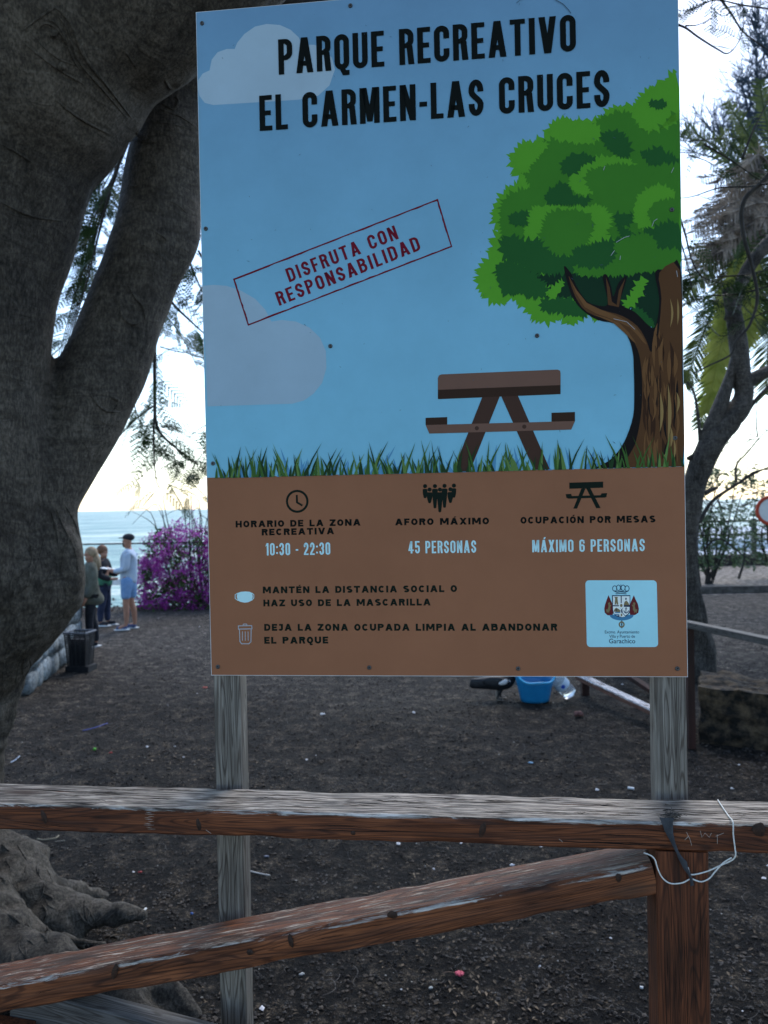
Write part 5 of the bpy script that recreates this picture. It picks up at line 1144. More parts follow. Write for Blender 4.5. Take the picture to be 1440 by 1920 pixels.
# woman in coat, seen from behind, partly hidden by the tree
g = gnd(172, 1216); wom = empty('person', (g.x, g.y, gz(g.x, g.y)), 'blond woman in long grey olive coat and black leggings beside the black basket', 'person', rz=.5)
arms = {'L': ((.02, -.24, 1.13), (-.12, -.25, .90), (-.15, -.25, .83)), 'R': ((.03, .25, 1.13), (-.08, .27, .88), (-.10, .27, .80))}
j, bo = body(wom, arms, 1.60, legsep=.07, step=.07); skinmesh('body', j, bo, M['skin'], wom)
jj = puff(j, ['waist', 'chest', 'neck0', 'shL', 'elL', 'wrL', 'shR', 'elR', 'wrR'], .03); jj['h'] = (.02, 0, .84, .18, .20); jj['h2'] = (.03, 0, .66, .20, .225); jj['collar'] = (*j['neck'][:3], .07, .07)
skinmesh('coat', jj, [('h2', 'h'), ('h', 'waist'), ('waist', 'chest'), ('chest', 'neck0'), ('neck0', 'collar'), ('neck0', 'shL'), ('shL', 'elL'), ('elL', 'wrL'), ('neck0', 'shR'), ('shR', 'elR'), ('elR', 'wrR')], M['coat'], wom)
jj = puff(j, ['pelvis', 'hipL', 'kneeL', 'calfL', 'ankL', 'hipR', 'kneeR', 'calfR', 'ankR'], .012)
skinmesh('leggings', jj, [('pelvis', 'hipL'), ('hipL', 'kneeL'), ('kneeL', 'calfL'), ('calfL', 'ankL'), ('pelvis', 'hipR'), ('hipR', 'kneeR'), ('kneeR', 'calfR'), ('calfR', 'ankR')], M['black'], wom)
shoes(wom, j, M['sole'], M['black'])
mb = MB(); h = Vector(j['head'][:3]); mb.ball(h+Vector((.02, 0, .01)), (.10, .088, .10), 14, 9); mb.tube([h+Vector((.05, 0, .0)), h+Vector((.08, 0, -.12)), h+Vector((.09, 0, -.22)), h+Vector((.09, 0, -.28))], [.07, .085, .08, .04], 12, ell=.7); mb.build('hair', M['hair_b'], wom, True)
# third person beyond her
g = gnd(197, 1174); p3 = empty('person', (g.x, g.y, gz(g.x, g.y)), 'person in black jacket over green top with navy trousers behind the blond woman', 'person', rz=PI)
arms = {'L': ((-.06, -.23, 1.14), (-.26, -.14, 1.15), (-.32, -.12, 1.18)), 'R': ((.03, .23, 1.15), (-.22, .16, 1.05), (-.28, .14, 1.06))}
j, bo = body(p3, arms, 1.50, legsep=.08, step=.05); skinmesh('body', j, bo, M['skin'], p3)
jj = puff(j, ['waist', 'chest', 'neck0', 'shL', 'elL', 'wrL', 'shR', 'elR', 'wrR'], .03); jj['collar'] = (*j['neck'][:3], .06, .06)
skinmesh('jacket', jj, [('waist', 'chest'), ('chest', 'neck0'), ('neck0', 'collar'), ('neck0', 'shL'), ('shL', 'elL'), ('elL', 'wrL'), ('neck0', 'shR'), ('shR', 'elR'), ('elR', 'wrR')], M['black'], p3)
skinmesh('top', {'a': (0, 0, .98, .15, .18), 'b': (0, 0, .88, .16, .19), 'c': (0, 0, .74, .17, .20)}, [('a', 'b'), ('b', 'c')], M['green'], p3)
jj = puff(j, ['pelvis', 'hipL', 'kneeL', 'calfL', 'ankL', 'hipR', 'kneeR', 'calfR', 'ankR'], .02)
skinmesh('trousers', jj, [('pelvis', 'hipL'), ('hipL', 'kneeL'), ('kneeL', 'calfL'), ('calfL', 'ankL'), ('pelvis', 'hipR'), ('hipR', 'kneeR'), ('kneeR', 'calfR'), ('calfR', 'ankR')], M['navy'], p3)
shoes(p3, j, M['sole'], M['black'])
mb = MB(); h = Vector(j['head'][:3]); mb.ball(h+Vector((.02, 0, .03)), (.105, .09, .10), 14, 9); mb.build('hair', M['hair_r'], p3, True)
# ------------------------------------------------------------------ black basket
M['blackpl'] = mat('black_plastic', (.010, .012, .016), .5, (.022, .025, .03), 14)
g = gnd(151, 1258); bk = empty('plastic_basket', (g.x, g.y, gz(g.x, g.y)), 'tall black slatted plastic basket standing by the stone wall', 'basket', rz=-.15)
w0, w1, d0, hh = .24, .31, .26, .54
for k in range(15):
    z = .09+k*.03; ww = w0+(w1-w0)*z/hh; mb = MB()
    for sy in (-1, 1): mb.box((0, sy*ww*.42, z), (ww, .010, .014))
    for sx in (-1, 1): mb.box((sx*ww/2, 0, z), (.010, ww*.84, .014))
    mb.build('slat', M['blackpl'], bk)
mb = MB()
for sx in (-1, -.5, 0, .5, 1):
    for sy in (-1, 1): mb.tube([(sx*w0*.5, sy*w0*.42, .03), (sx*w1*.5, sy*w1*.42, hh)], .009, 5)
for sy in (-.5, 0, .5):
    for sx in (-1, 1): mb.tube([(sx*w0*.5, sy*w0*.84, .03), (sx*w1*.5, sy*w1*.84, hh)], .009, 5)
mb.build('frame', M['blackpl'], bk)
mb = MB(); mb.box((.01, 0, .04), (w0+.10, w0*.95, .08)); mb.build('base', M['blackpl'], bk)
mb = MB()
for a_, b_ in (((-1, -1), (1, -1)), ((1, -1), (1, 1)), ((1, 1), (-1, 1)), ((-1, 1), (-1, -1))): mb.tube([(a_[0]*w1*.52, a_[1]*w1*.44, hh), (b_[0]*w1*.52, b_[1]*w1*.44, hh)], .014, 6)
mb.build('rim', mat('grey_rim', (.10, .11, .13), .5), bk)
mb = MB(); mb.box((0, 0, hh*.45), (w0*.9, w0*.7, hh*.75)); mb.build('lining', M['black'], bk)
# ------------------------------------------------------------------ stone wall on the left, stone by stone
M['stone'] = mat('lime_washed_stone', (.07, .085, .095), .85, (.27, .32, .35), 9, 8, bump=.02, lo=.35, hi=.62, rnd=.35)
wa, wz_ = gnd(52, 1306), gnd(150, 1222); wl = empty('stone_wall', (wa.x, wa.y, 0), 'low lime washed dry stone wall behind the big tree trunk', 'wall')
dv = (wz_-wa); dv.z = 0; Lw = dv.length; dv.normalize(); nv = Vector((dv.y, -dv.x, 0)); nv = nv if nv.x > 0 else -nv
sm = []; r5 = random.Random(6)
for k in range(7):
    mb = MB(); mb.ball((0, 0, 0), (.5, .5, .5), 9, 6, wob=.55, seed=k*3.1); me = bpy.data.meshes.new('stone'); 
    vv = [Vector(v) for v in mb.v]; vv = [Vector((max(-.34, min(.34, v.x)), max(-.22, min(.22, v.y)), max(-.33, min(.33, v.z)))) for v in vv]
    me.from_pydata([tuple(v) for v in vv], [], mb.f); me.materials.append(M['stone']); me.polygons.foreach_set('use_smooth', [True]*len(me.polygons)); sm.append(me)
z = 0; HW = .92; row = 0
while z < HW:
    h_ = r5.uniform(.20, .30); x = r5.uniform(-.1, 0)
    while x < Lw:
        l_ = r5.uniform(.26, .62); o = bpy.data.objects.new('stone', r5.choice(sm)); col.objects.link(o); o.parent = wl
        c = dv*(x+l_/2) - nv*.14
        hh_ = h_*r5.uniform(.85, 1.05); o.location = (c.x, c.y, z+h_/2+r5.uniform(-.02, .02)); o.scale = (l_*1.50, .70+r5.uniform(-.05, .05), hh_*1.52); o.rotation_euler = (r5.uniform(-.05, .05), r5.uniform(-.1, .1), math.atan2(dv.y, dv.x)+r5.uniform(-.04, .04)); x += l_
    z += h_
mb = MB(); c = dv*Lw/2 - nv*.16; mb.box((c.x, c.y, HW/2-.02), (Lw-.05, .26, HW), Matrix.Rotation(math.atan2(dv.y, dv.x), 3, 'Z')); mb.build('mortar_core', mat('dark_mortar', (.03, .032, .035), .95, (.07, .075, .08), 14, bump=.01), wl)
c = gnd(38, 1298); mb = MB(); mb.box((c.x-.05, c.y+.15, .22), (.22, .4, .44)); tag(mb.build('gap_filler', M['rock']), 'added dark filler in the shaded gap at the near end of the stone wall', 'block')  # dark box added to stand in for the dark gap at the wall end
# ------------------------------------------------------------------ second fence: post, rail and brace in the park
M['rust'] = mat('dark_red_brown_post', (.016, .007, .005), .75, (.05, .018, .012), 10, 8, stretch=(1, 1, .15), bump=.004)
M['greyrail'] = woodmat('dark_grey_rail', (.045, .045, .045), (.09, .088, .085), (.3, .3, .3), (.6, .6, .6), .04, .2)
f2p = gnd(1296, 1402); f2 = empty('park_fence', (f2p.x, f2p.y, 0), 'dark timber park fence post with rail running right beside the thin tree', 'fence')
mb = MB(); q = at(1294, 1168, f2p.y); mb.box((-.005, 0, q.z/2), (.062, .08, q.z)); mb.build('fence_post', M['rust'], f2)
A = at(1288, 1170, f2p.y)+Vector((0, 0, 0)); zt = A.z; d = ray(1445, 1203); B = CAM + d*((zt-CAM.z)/d.z)
plank('rail', A - (B-A).normalized()*.02, B + (B-A)*.6, Vector((0, 0, 1)), .09, .055, M['greyrail'], f2, 40)
f3p = gnd(1097, 1303); A = at(1085, 1268, f3p.y); B = at(1230, 1336, f2p.y+.6)
M['wbrace'] = woodmat('pale_worn_brace', (.10, .045, .03), (.2, .10, .07), (.35, .34, .34), (.75, .76, .8), .02, .62)
mb = MB(); mb.box((f3p.x-f2p.x, f3p.y-f2p.y, .55), (.08, .08, 1.1)); mb.build('fence_post', M['rust'], f2)
plank('brace', A, B + (B-A)*.35, Vector((0, 0, 1)), .10, .06, M['wbrace'], f2, 60)
plank('brace', at(1160, 1255, 9.3), at(1260, 1320, 8.3), Vector((0, 0, 1)), .08, .05, M['rust'], f2, 20)
# ------------------------------------------------------------------ thin dark tree on the right, palm, bare tree, hedge
def limbs(name, label, chains, mt, Y, cat='tree', seed=0, leaves=None):
    p0 = at(*chains[0][0][:2], Y); root = empty(name, (p0.x, p0.y, 0), label, cat)
    for i, ch in enumerate(chains):
        pts = []; rad = []
        for c in ch:
            YY = Y + (c[3] if len(c) > 3 else 0); pts.append(at(c[0], c[1], YY)-root.location); rad.append(c[2]*.86*YY/F)
        mb = MB(); q = spline(pts, 5); mb.tube(q, lerps(rad, 5), 14, wob=.22, seed=seed+i); mb.build('trunk' if i == 0 else 'branch', mt, root, True)
    return root
limbs('thin_tree', 'thin dark rough trunk bending up right beside the board edge', [[(1330, 1330, 34), (1322, 1270, 30), (1312, 1200, 28), (1300, 1130, 22), (1293, 1060, 16), (1291, 1000, 19), (1297, 940, 22), (1310, 880, 26), (1335, 830, 27), (1368, 790, 24), (1395, 745, 20), (1388, 700, 19), (1385, 640, 19), (1376, 590, 17), (1362, 540, 10)],
    [(1325, 850, 20), (1335, 800, 18), (1355, 750, 15), (1370, 700, 11), (1380, 660, 8)], [(1388, 735, 16), (1410, 712, 14), (1450, 690, 12), (1500, 670, 10)], [(1372, 600, 15), (1385, 545, 14), (1405, 500, 14), (1435, 460, 13), (1470, 430, 12)], [(1318, 862, 9), (1305, 855, 8), (1288, 860, 4)], [(1322, 925, 7), (1336, 918, 5), (1346, 915, 3)], [(1305, 845, 4), (1320, 838, 4), (1350, 818, 4), (1390, 790, 4), (1415, 752, 4), (1450, 715, 3)], [(1314, 840, 5), (1310, 790, 3.5), (1302, 740, 3), (1288, 715, 2)]], M['bark2'], 9.3)
# canary palm: hanging fronds and a skirt of dead ones
M['palm_g'] = leafmat('palm_green', (.04, .065, .022), (.10, .125, .04), .35); M['palm_y'] = leafmat('palm_yellow', (.26, .30, .05), (.42, .42, .10), .5); M['palm_d'] = leafmat('palm_dead', (.055, .043, .034), (.40, .33, .27), .2)
pc_ = at(1475, 420, 13); palm = empty('palm_tree', (pc_.x, pc_.y, 0), 'shaggy palm with green hanging fronds and grey dead fronds at the right edge', 'palm')
def pfrond(pts, Y, L_, mt, rr, n=60, name='frond', hang=.3, w_=.03):
    q = spline([at(a, b, Y+c) - palm.location for a, b, c in pts], 8); N = len(q); mb = MB(); mb.tube(q, [.03*(1-.8*i/(N-1)) for i in range(N)], 5)
    for i in range(n):
        t = (.06+.94*i/n)*(N-1); k = min(N-2, int(t)); p = q[k].lerp(q[k+1], t-k); d = (q[k+1]-q[k]).normalized(); side = d.cross(Vector((0, 1, 0))).normalized()
        for s in (-1, 1):
            v = (side*s*rr.uniform(.75, 1) + d*rr.uniform(.45, .7) + Vector((0, rr.uniform(-.35, .35), -hang))).normalized(); ll = L_*(.45+.6*math.sin(PI*min(1, .15+.8*i/n)))*rr.uniform(.8, 1.1)
            u_ = v.cross(Vector((0, 1, .3))).normalized()*w_*.5; mb.add([p-u_*.6, p+v*ll*.5-u_, p+v*ll+Vector((0, 0, -hang*.15*ll)), p+v*ll*.5+u_, p+u_*.6], [(0, 1, 3, 4), (1, 2, 3)])
    mb.build(name, mt, palm)
rp = random.Random(17)
for pts, L_, mt_, n_ in (([(1400, 470, 0), (1372, 560, -.3), (1350, 660, -.5), (1325, 775, -.6)], .40, 'palm_y', 120), ([(1400, 460, 0), (1345, 560, .2), (1310, 650, .3), (1284, 720, .3)], .42, 'palm_g', 60), ([(1410, 470, .3), (1360, 580, .3), (1335, 690, .4), (1312, 800, .4)], .45, 'palm_g', 60), ([(1430, 480, -.2), (1402, 540, -.4), (1398, 600, -.5), (1392, 640, -.5)], .4, 'palm_y', 50),
        ([(1470, 450, .2), (1450, 560, .1), (1440, 660, 0), (1436, 740, 0)], .5, 'palm_g', 60), ([(1470, 420, -.2), (1440, 500, -.3), (1425, 560, -.4), (1420, 620, -.4)], .45, 'palm_g', 60), ([(1440, 430, 0), (1390, 440, .1), (1330, 490, .1), (1285, 560, .1)], .42, 'palm_g', 60),
        ([(1475, 400, 0), (1430, 300, 0), (1395, 240, 0), (1362, 190, 0)], .22, 'palm_g', 60), ([(1480, 400, 0), (1450, 280, 0), (1432, 200, 0), (1425, 150, 0)], .26, 'palm_g', 60), ([(1475, 420, 0), (1400, 330, .2), (1340, 275, .3), (1285, 240, .3)], .30, 'palm_g', 60), ([(1470, 410, .3), (1430, 320, .3), (1400, 270, .3), (1350, 250, .3)], .3, 'palm_g', 50)):
    pfrond(pts, 13, L_, M[mt_], rp, int(n_*(1.4 if L_ > .35 else .85)), w_=.04 if mt_ == 'palm_y' else .026)
for i in range(44):
    y = rp.uniform(320, 530); x1 = rp.uniform(1282, 1380); pfrond([(1480, 400+rp.uniform(-30, 30), 0), (1430, y-30, rp.uniform(-.4, .4)), ((1430+x1)/2, y-10, rp.uniform(-.5, .6)), (x1, y+rp.uniform(0, 50), rp.uniform(-.5, .6))], 13.2, .32, M['palm_d'], rp, 34, 'dead_frond', .55, .02)
mb = MB(); mb.tube([(1.2, .2, -.1), (1.1, .1, 2.5), (.8, 0, 5), (.3, 0, pc_.z)], [.5, .42, .40, .5], 18, wob=.2); mb.build('trunk', M['bark2'], palm, True)
# bluish bare-twigged tree behind the palm
M['bluetwig'] = mat('bluish_twig', (.02, .035, .055), .8, (.05, .08, .12), 5)
p0 = at(1440, 700, 20); bt_ = empty('bare_tree', (p0.x+3.5, p0.y, 0), 'fine twigged bluish tree against the sky above the palm', 'tree'); mb = MB(); rb = random.Random(23)
def twig(p, d, ln, r, dep):
    q = [Vector(p)]; dd = Vector(d)
    for i in range(4): dd = (dd+Vector((rb.gauss(0, .14), rb.gauss(0, .14), rb.gauss(0, .10)+.05))).normalized(); q.append(q[-1]+dd*ln/4)
    mb.tube(q, [r*(1-.15*i) for i in range(5)], 4, False)
    if dep > 0:
        for i in range(rb.choice((3, 4, 5))):
            t = rb.choice((1, 2, 3, 4, 4)); v = (dd+Vector((rb.gauss(0, .75), rb.gauss(0, .6), rb.gauss(.25, .5)))).normalized(); twig(q[t], v, ln*rb.uniform(.55, .8), r*.6, dep-1)
for sx, sy, tx, ty in ((1480, 420, 1340, 230), (1470, 330, 1300, 210), (1480, 300, 1390, 130), (1480, 260, 1440, 60), (1470, 380, 1310, 300), (1490, 250, 1400, 180), (1470, 300, 1330, 170), (1480, 360, 1300, 260), (1460, 240, 1360, 90), (1480, 200, 1400, 60), (1450, 330, 1290, 320)):
    a, b = at(sx, sy, 20)-bt_.location, at(tx, ty, 20)-bt_.location; twig(a, (b-a).normalized(), (b-a).length*.55, .06, 4)
mb.build('twigs', M['bluetwig'], bt_, kind='stuff')
mb = MB(); mb.tube(spline([(0, 0, -.1), (.2, 0, 4), (-.3, 0, 8), (-.2, 0, 11)], 5), lerps([.25, .2, .14, .06], 5), 10, wob=.2); mb.build('trunk', M['bark2'], bt_, True)
# light shrubs by the promenade
M['shrub'] = leafmat('pale_shrub_leaf', (.035, .07, .03), (.11, .16, .075), .25)
def shrub(x, y, w_, h_, n, label, seed, sz=.075):
    r6 = random.Random(seed); root = empty('shrub', (x, y, 0), label, 'shrub'); lv, st = MB(), MB()
    for i in range(n):
        a = r6.uniform(0, 2*PI); t = r6.random()**.6; p = Vector((math.cos(a)*w_/2*t, math.sin(a)*.6*t, h_*(.12+.88*r6.random())))
        if noise.noise(p*1.6+Vector((seed, 0, 0))) < -.08: continue
        u_ = Vector((r6.gauss(0, 1), r6.gauss(0, 1), r6.gauss(0, 1))).normalized(); c = u_.orthogonal().normalized(); s = sz*r6.uniform(.6, 1.3); lv.quad(p-u_*s, p-c*s*.4, p+u_*s, p+c*s*.4)
    for i in range(14):
        q = [Vector((r6.uniform(-.1, .1), 0, 0)), Vector((r6.uniform(-.5, .5)*w_*.5, r6.uniform(-.3, .3), h_*.5)), Vector((r6.uniform(-1, 1)*w_*.5, r6.uniform(-.4, .4), h_*r6.uniform(.8, 1.15)))]; st.tube(spline(q, 4), lerps([.03, .018, .006], 4), 5)
    lv.build('foliage', M['shrub'], root, kind='stuff'); st.build('stem', M['twigwood'], root)
c = gnd(1330, 1095); shrub(c.x, c.y, 2.6, 3.0, 4200, 'loose pale green shrub by the promenade right of the thin trunk', 3)
shrub(c.x+2.3, c.y+1.0, 2.4, 2.7, 3400, 'pale green shrub beyond the red ringed road sign', 5)
mb = MB()   # bare limbs in front of the white sky on the right
r0 = empty('bare_shrub', (at(1300, 960, 16).x, 16, 0), 'bare thin branches spreading against the bright sky above the shrubs', 'shrub')
def tw2(pts, Y, r): mb.tube([p - r0.location for p in spline([at(a, b, Y) for a, b in pts], 5)], lerps([r*(1-.7*i/(len(pts)-1)) for i in range(len(pts))], 5), 5)
tw2([(1310, 980), (1335, 940), (1378, 910), (1420, 885), (1460, 870)], 16, .05); tw2([(1380, 905), (1381, 872), (1400, 850), (1430, 815), (1460, 790)], 16, .03); tw2([(1420, 820), (1418, 780), (1422, 740)], 16, .02); tw2([(1395, 895), (1430, 880), (1460, 885)], 16, .02); tw2([(1320, 1030), (1350, 1010), (1400, 1045), (1440, 1052)], 16, .025); tw2([(1385, 1085), (1395, 1050), (1396, 1010)], 16, .03)
r7 = random.Random(9)
for i in range(90):
    x, y = r7.uniform(1330, 1450), r7.uniform(800, 960); an = r7.uniform(-.9, .5); l_ = r7.uniform(12, 34); tw2([(x, y), (x+l_*.5*math.cos(an), y+l_*.5*math.sin(an)+r7.uniform(-3, 3)), (x+l_*math.cos(an), y+l_*math.sin(an))], 16+r7.uniform(-.4, .4), .010)
tw2([(1310, 1100), (1305, 1040), (1310, 980)], 16, .06); mb.build('branch', M['twigwood'], r0)
# promenade wall, railing, road sign
c = at(1400, 1068, 25.5); mb = MB(); mb.box((20, 25.6, .17), (34, .5, .36)); tag(mb.build('low_dark_wall', M['rock']), 'long low dark stone wall edging the promenade', 'wall')
mb = MB(); mb.box((21, 34, .22), (36, .3, .45)); tag(mb.build('promenade_kerb', M['whitep']), 'long white kerb line across the pale promenade', 'kerb')
rl = empty('promenade_railing', (8, 27, 0), 'dark post and rail fence along the promenade under the road sign', 'railing')
for x in (3.6, 8.5+4.4, 22, 30):
    mb = MB(); mb.box((x-8, 0, .75), (.14, .12, 1.5)); mb.build('railing_post', M['iron'], rl)
for z_ in (1.42, .95): mb = MB(); mb.box((9, 0, z_), (32, .07, .07)); mb.build('railing_bar', M['iron'], rl)
c = at(1448, 957, 15); sg_ = empty('road_sign', (c.x, c.y, 0), 'round white road sign with a red ring on a post at the right edge', 'road sign', rz=-.35)
mb = MB(); N = 40
def disc(y, r_, mb, y2=None):
    vs = [(r_*math.cos(2*PI*i/N), y, c.z+r_*math.sin(2*PI*i/N)) for i in range(N)]; vs2 = [(v[0], y+.012, v[2]) for v in vs]; mb.add(vs+vs2, [tuple(range(N)), tuple(range(2*N-1, N-1, -1))]+[(i, i+N, (i+1) % N+N, (i+1) % N) for i in range(N)])
disc(0, .235, mb); mb.build('sign_face', M['whitep'], sg_)
mb = MB(); vs = [(r_*math.cos(2*PI*i/N), y_, c.z+r_*math.sin(2*PI*i/N)) for r_, y_ in ((.235, -.008), (.295, -.008), (.30, .012), (.235, .012)) for i in range(N)]
mb.add(vs, [(k*N+i, k*N+(i+1) % N, ((k+1) % 4)*N+(i+1) % N, ((k+1) % 4)*N+i) for k in range(4) for i in range(N)]); mb.build('red_ring', mat('sign_red', (.45, .06, .03), .5), sg_, True)
mb = MB(); mb.tube([(0, .05, -.05), (0, .05, c.z+.3)], .03, 10); mb.build('sign_post', M['iron'], sg_)
# rough volcanic block at right edge
mb = MB(); p0 = gnd(1316, 1392); blk = []
nx_, ny_, nz_ = 16, 8, 10
b0 = Vector((p0.x, p0.y, 0)); D_ = Vector((1, -.45, 0)).normalized(); Nn = Vector((.45, 1, 0)).normalized()
bm = bmesh.new(); bmesh.ops.create_cube(bm, size=1); bmesh.ops.subdivide_edges(bm, edges=bm.edges, cuts=22, use_grid_fill=True)
for v in bm.verts:
    p = v.co.copy(); q = b0 + D_*((p.x+.5)*2.6-.02) + Nn*((p.y+.5)*.75) + Vector((0, 0, (p.z+.5)*(.50-.14*(p.x+.5))))
    dsp = noise.noise(q*3)*.07 + noise.noise(q*9)*.05 + abs(noise.noise(q*24))*-.02; q += p.normalized()*dsp; v.co = q
me = bpy.data.meshes.new('volcanic_block'); bm.to_mesh(me); bm.free()
M['lava'] = mat('porous_lava', (.010, .009, .007), .9, (.15, .105, .062), 9, 9, bump=.03, bscale=28, lo=.42, hi=.72); me.materials.append(M['lava'])
o = bpy.data.objects.new('volcanic_block', me); col.objects.link(o); tag(o, 'rough dark volcanic stone block beside the thin trunk at right', 'stone')
# ------------------------------------------------------------------ duck, tub, bottle
g = gnd(935, 1311); M['duckb'] = mat('black_feather', (.008, .009, .011), .45, (.022, .024, .028), 30, bump=.004, stretch=(.3, 1, 1)); M['duckw'] = mat('white_feather', (.55, .57, .58), .7, (.7, .7, .7), 30, bump=.003); M['duckf'] = mat('pale_leg', (.22, .19, .16), .6); M['ducr'] = mat('red_face_skin', (.35, .03, .02), .6)
duck = empty('duck', (g.x, g.y, gz(g.x, g.y)), 'black and white duck standing beside the blue tub under the board', 'duck', rz=.05)
dj = {'b': (-.02, 0, .205, .118, .10), 'br': (.12, 0, .215, .105, .09), 'r': (-.16, 0, .20, .08, .075), 't': (-.27, 0, .19, .024, .06), 't2': (-.33, 0, .20, .010, .06), 'n1': (.19, 0, .29, .05, .045), 'n2': (.20, 0, .37, .036, .034), 'h': (.225, 0, .42, .044, .036), 'bk': (.285, 0, .41, .018, .018), 'bk2': (.33, 0, .402, .010, .018)}
dbo = [('b', 'br'), ('b', 'r'), ('r', 't'), ('t', 't2'), ('br', 'n1'), ('n1', 'n2'), ('n2', 'h'), ('h', 'bk'), ('bk', 'bk2')]
for s in (-1, 1):
    dj[f'l{s}'] = (.02, s*.045, .13, .028, .028); dj[f'a{s}'] = (.0+.03*s, s*.045, .03, .011, .011); dj[f'f{s}'] = (.06+.03*s, s*.055, .010, .009, .03); dbo += [('b', f'l{s}'), (f'l{s}', f'a{s}'), (f'a{s}', f'f{s}')]
skinmesh('body', dj, dbo, M['duckb'], duck)
for s in (-1, 1):
    mb = MB(); mb.ball((-.04, s*.094, .22), (.16, .022, .062), 16, 8, Matrix.Rotation(.12, 3, 'Y')); mb.build('wing', M['duckb'], duck, True)
    mb = MB(); mb.ball((.04, s*.112, .226), (.06, .014, .024), 12, 6, Matrix.Rotation(-.3, 3, 'Y'), wob=.5); mb.ball((.10, s*.075, .225), (.03, .02, .014), 10, 6, wob=.5); mb.build('white_patch', M['duckw'], duck, True)
    mb = MB(); mb.tube([(.03*s, s*.045, .12), (.03*s, s*.045, .02)], .010, 8)
    for k in (-1, 0, 1): mb.tube([(.03*s, s*.045, .02), (.03*s+.075, s*.045+k*.026, .008)], [.009, .005], 6)
    mb.build('leg', M['duckf'], duck, True)
mb = MB(); mb.ball((.195, 0, .22), (.035, .055, .05), 12, 8, wob=.3); mb.build('breast_patch', M['duckw'], duck, True)
mb = MB(); mb.ball((.25, 0, .43), (.03, .037, .022), 10, 6); mb.build('face_skin', M['ducr'], duck, True)
g = gnd(1007, 1321); tub = empty('plastic_tub', (g.x, g.y+.12, gz(g.x, g.y)), 'bright blue flexible plastic tub between duck and water bottle', 'tub', rz=.1)
M['bluepl'] = mat('bright_blue_plastic', (.008, .16, .36), .35, (.012, .20, .42), 5, spec=.5); M['bluerim'] = mat('light_blue_rim', (.03, .34, .60), .4)
N = 48; mb = MB(); vs = []
def rimz(th): return .275 + .05*math.cos(2*th) + .02*math.cos(4*th)
for k in range(9):
    t = k/8
    for i in range(N):
        th = 2*PI*i/N; r_ = .145+.065*t; vs.append((math.cos(th)*r_*1.08, math.sin(th)*r_*.9, .01+t*(rimz(th)-.01)))
for k in range(9):
    t = 1-k/8
    for i in range(N):
        th = 2*PI*i/N; r_ = .141+.065*t; vs.append((math.cos(th)*r_*1.08, math.sin(th)*r_*.9, .014+t*(rimz(th)-.014)))
mb.add(vs, [(k*N+i, k*N+(i+1) % N, (k+1)*N+(i+1) % N, (k+1)*N+i) for k in range(17) for i in range(N)]+[tuple(range(N-1, -1, -1)), tuple(17*N+i for i in range(N))]); mb.build('tub_body', M['bluepl'], tub, True)
mb = MB(); pts = [Vector((math.cos(2*PI*i/N)*.212*1.08, math.sin(2*PI*i/N)*.212*.9, rimz(2*PI*i/N))) for i in range(N+1)]; mb.tube(pts, .011, 8); mb.build('rim', M['bluerim'], tub, True)
for s in (-1, 1):
    mb = MB(); mb.tube(spline([(s*.225, -.07, .31), (s*.21, -.05, .40), (s*.20, 0, .43), (s*.21, .05, .40), (s*.225, .07, .31)], 6), .012, 8); mb.build('handle', M['bluepl'], tub, True)
g = gnd(1072, 1318); bot = empty('water_bottle', (g.x, g.y+.1, gz(g.x, g.y)+.09), 'large crumpled clear water bottle with blue label leaning by the tub', 'bottle', rz=.3)
m = bpy.data.materials.new('clear_plastic'); m.use_nodes = True; b = m.node_tree.nodes['Principled BSDF']; b.inputs['Base Color'].default_value = (.82, .88, .92, 1); b.inputs['Roughness'].default_value = .12; b.inputs['Transmission Weight'].default_value = .75; b.inputs['IOR'].default_value = 1.2; M['clear'] = m
tilt = Matrix.Rotation(-.75, 4, 'Y') @ Matrix.Translation((0, 0, -.02)); pr = [(.001, .0), (.07, .0), (.082, .015), (.078, .05), (.084, .08), (.078, .11), (.084, .14), (.080, .17), (.084, .20), (.078, .25), (.05, .29), (.022, .31), (.02, .33)]; N = 24; mb = MB()
vs = []
for r_, z_ in pr:
    for i in range(N):
        th = 2*PI*i/N; k = 1+.07*noise.noise(Vector((math.cos(th)*2, math.sin(th)*2, z_*14))); vs.append(tilt @ Vector((r_*k*math.cos(th), r_*k*math.sin(th), z_)))
mb.add(vs, [(k*N+i, k*N+(i+1) % N, (k+1)*N+(i+1) % N, (k+1)*N+i) for k in range(len(pr)-1) for i in range(N)]); mb.build('bottle_body', M['clear'], bot, True)
mb = MB(); vs = [tilt @ Vector((.0865*math.cos(2*PI*i/N), .0865*math.sin(2*PI*i/N), z_)) for z_ in (.13, .215) for i in range(N)]; mb.add(vs, [(i, (i+1) % N, (i+1) % N+N, i+N) for i in range(N)])
lb_ = mb.build('label_band', mat('pale_label', (.45, .55, .65), .5), bot, True)
mb = MB(); vs = [tilt @ Vector((.0875*math.cos(a_), .0875*math.sin(a_), .172+.024*b_)) for a_, b_ in [(-1.9+.28*math.cos(2*PI*i/14), math.sin(2*PI*i/14)) for i in range(14)]]; mb.add(vs, [tuple(range(14))]); mb.build('blue_spot', mat('label_blue', (.02, .08, .42), .5), bot)
mb = MB(); vs = [tilt @ Vector((.024*math.cos(2*PI*i/12), .024*math.sin(2*PI*i/12), z_)) for z_ in (.325, .35) for i in range(12)]; mb.add(vs, [(i, (i+1) % 12, (i+1) % 12+12, i+12) for i in range(12)]+[tuple(range(12, 24))]); mb.build('bottle_cap', M['bluepl'], bot)
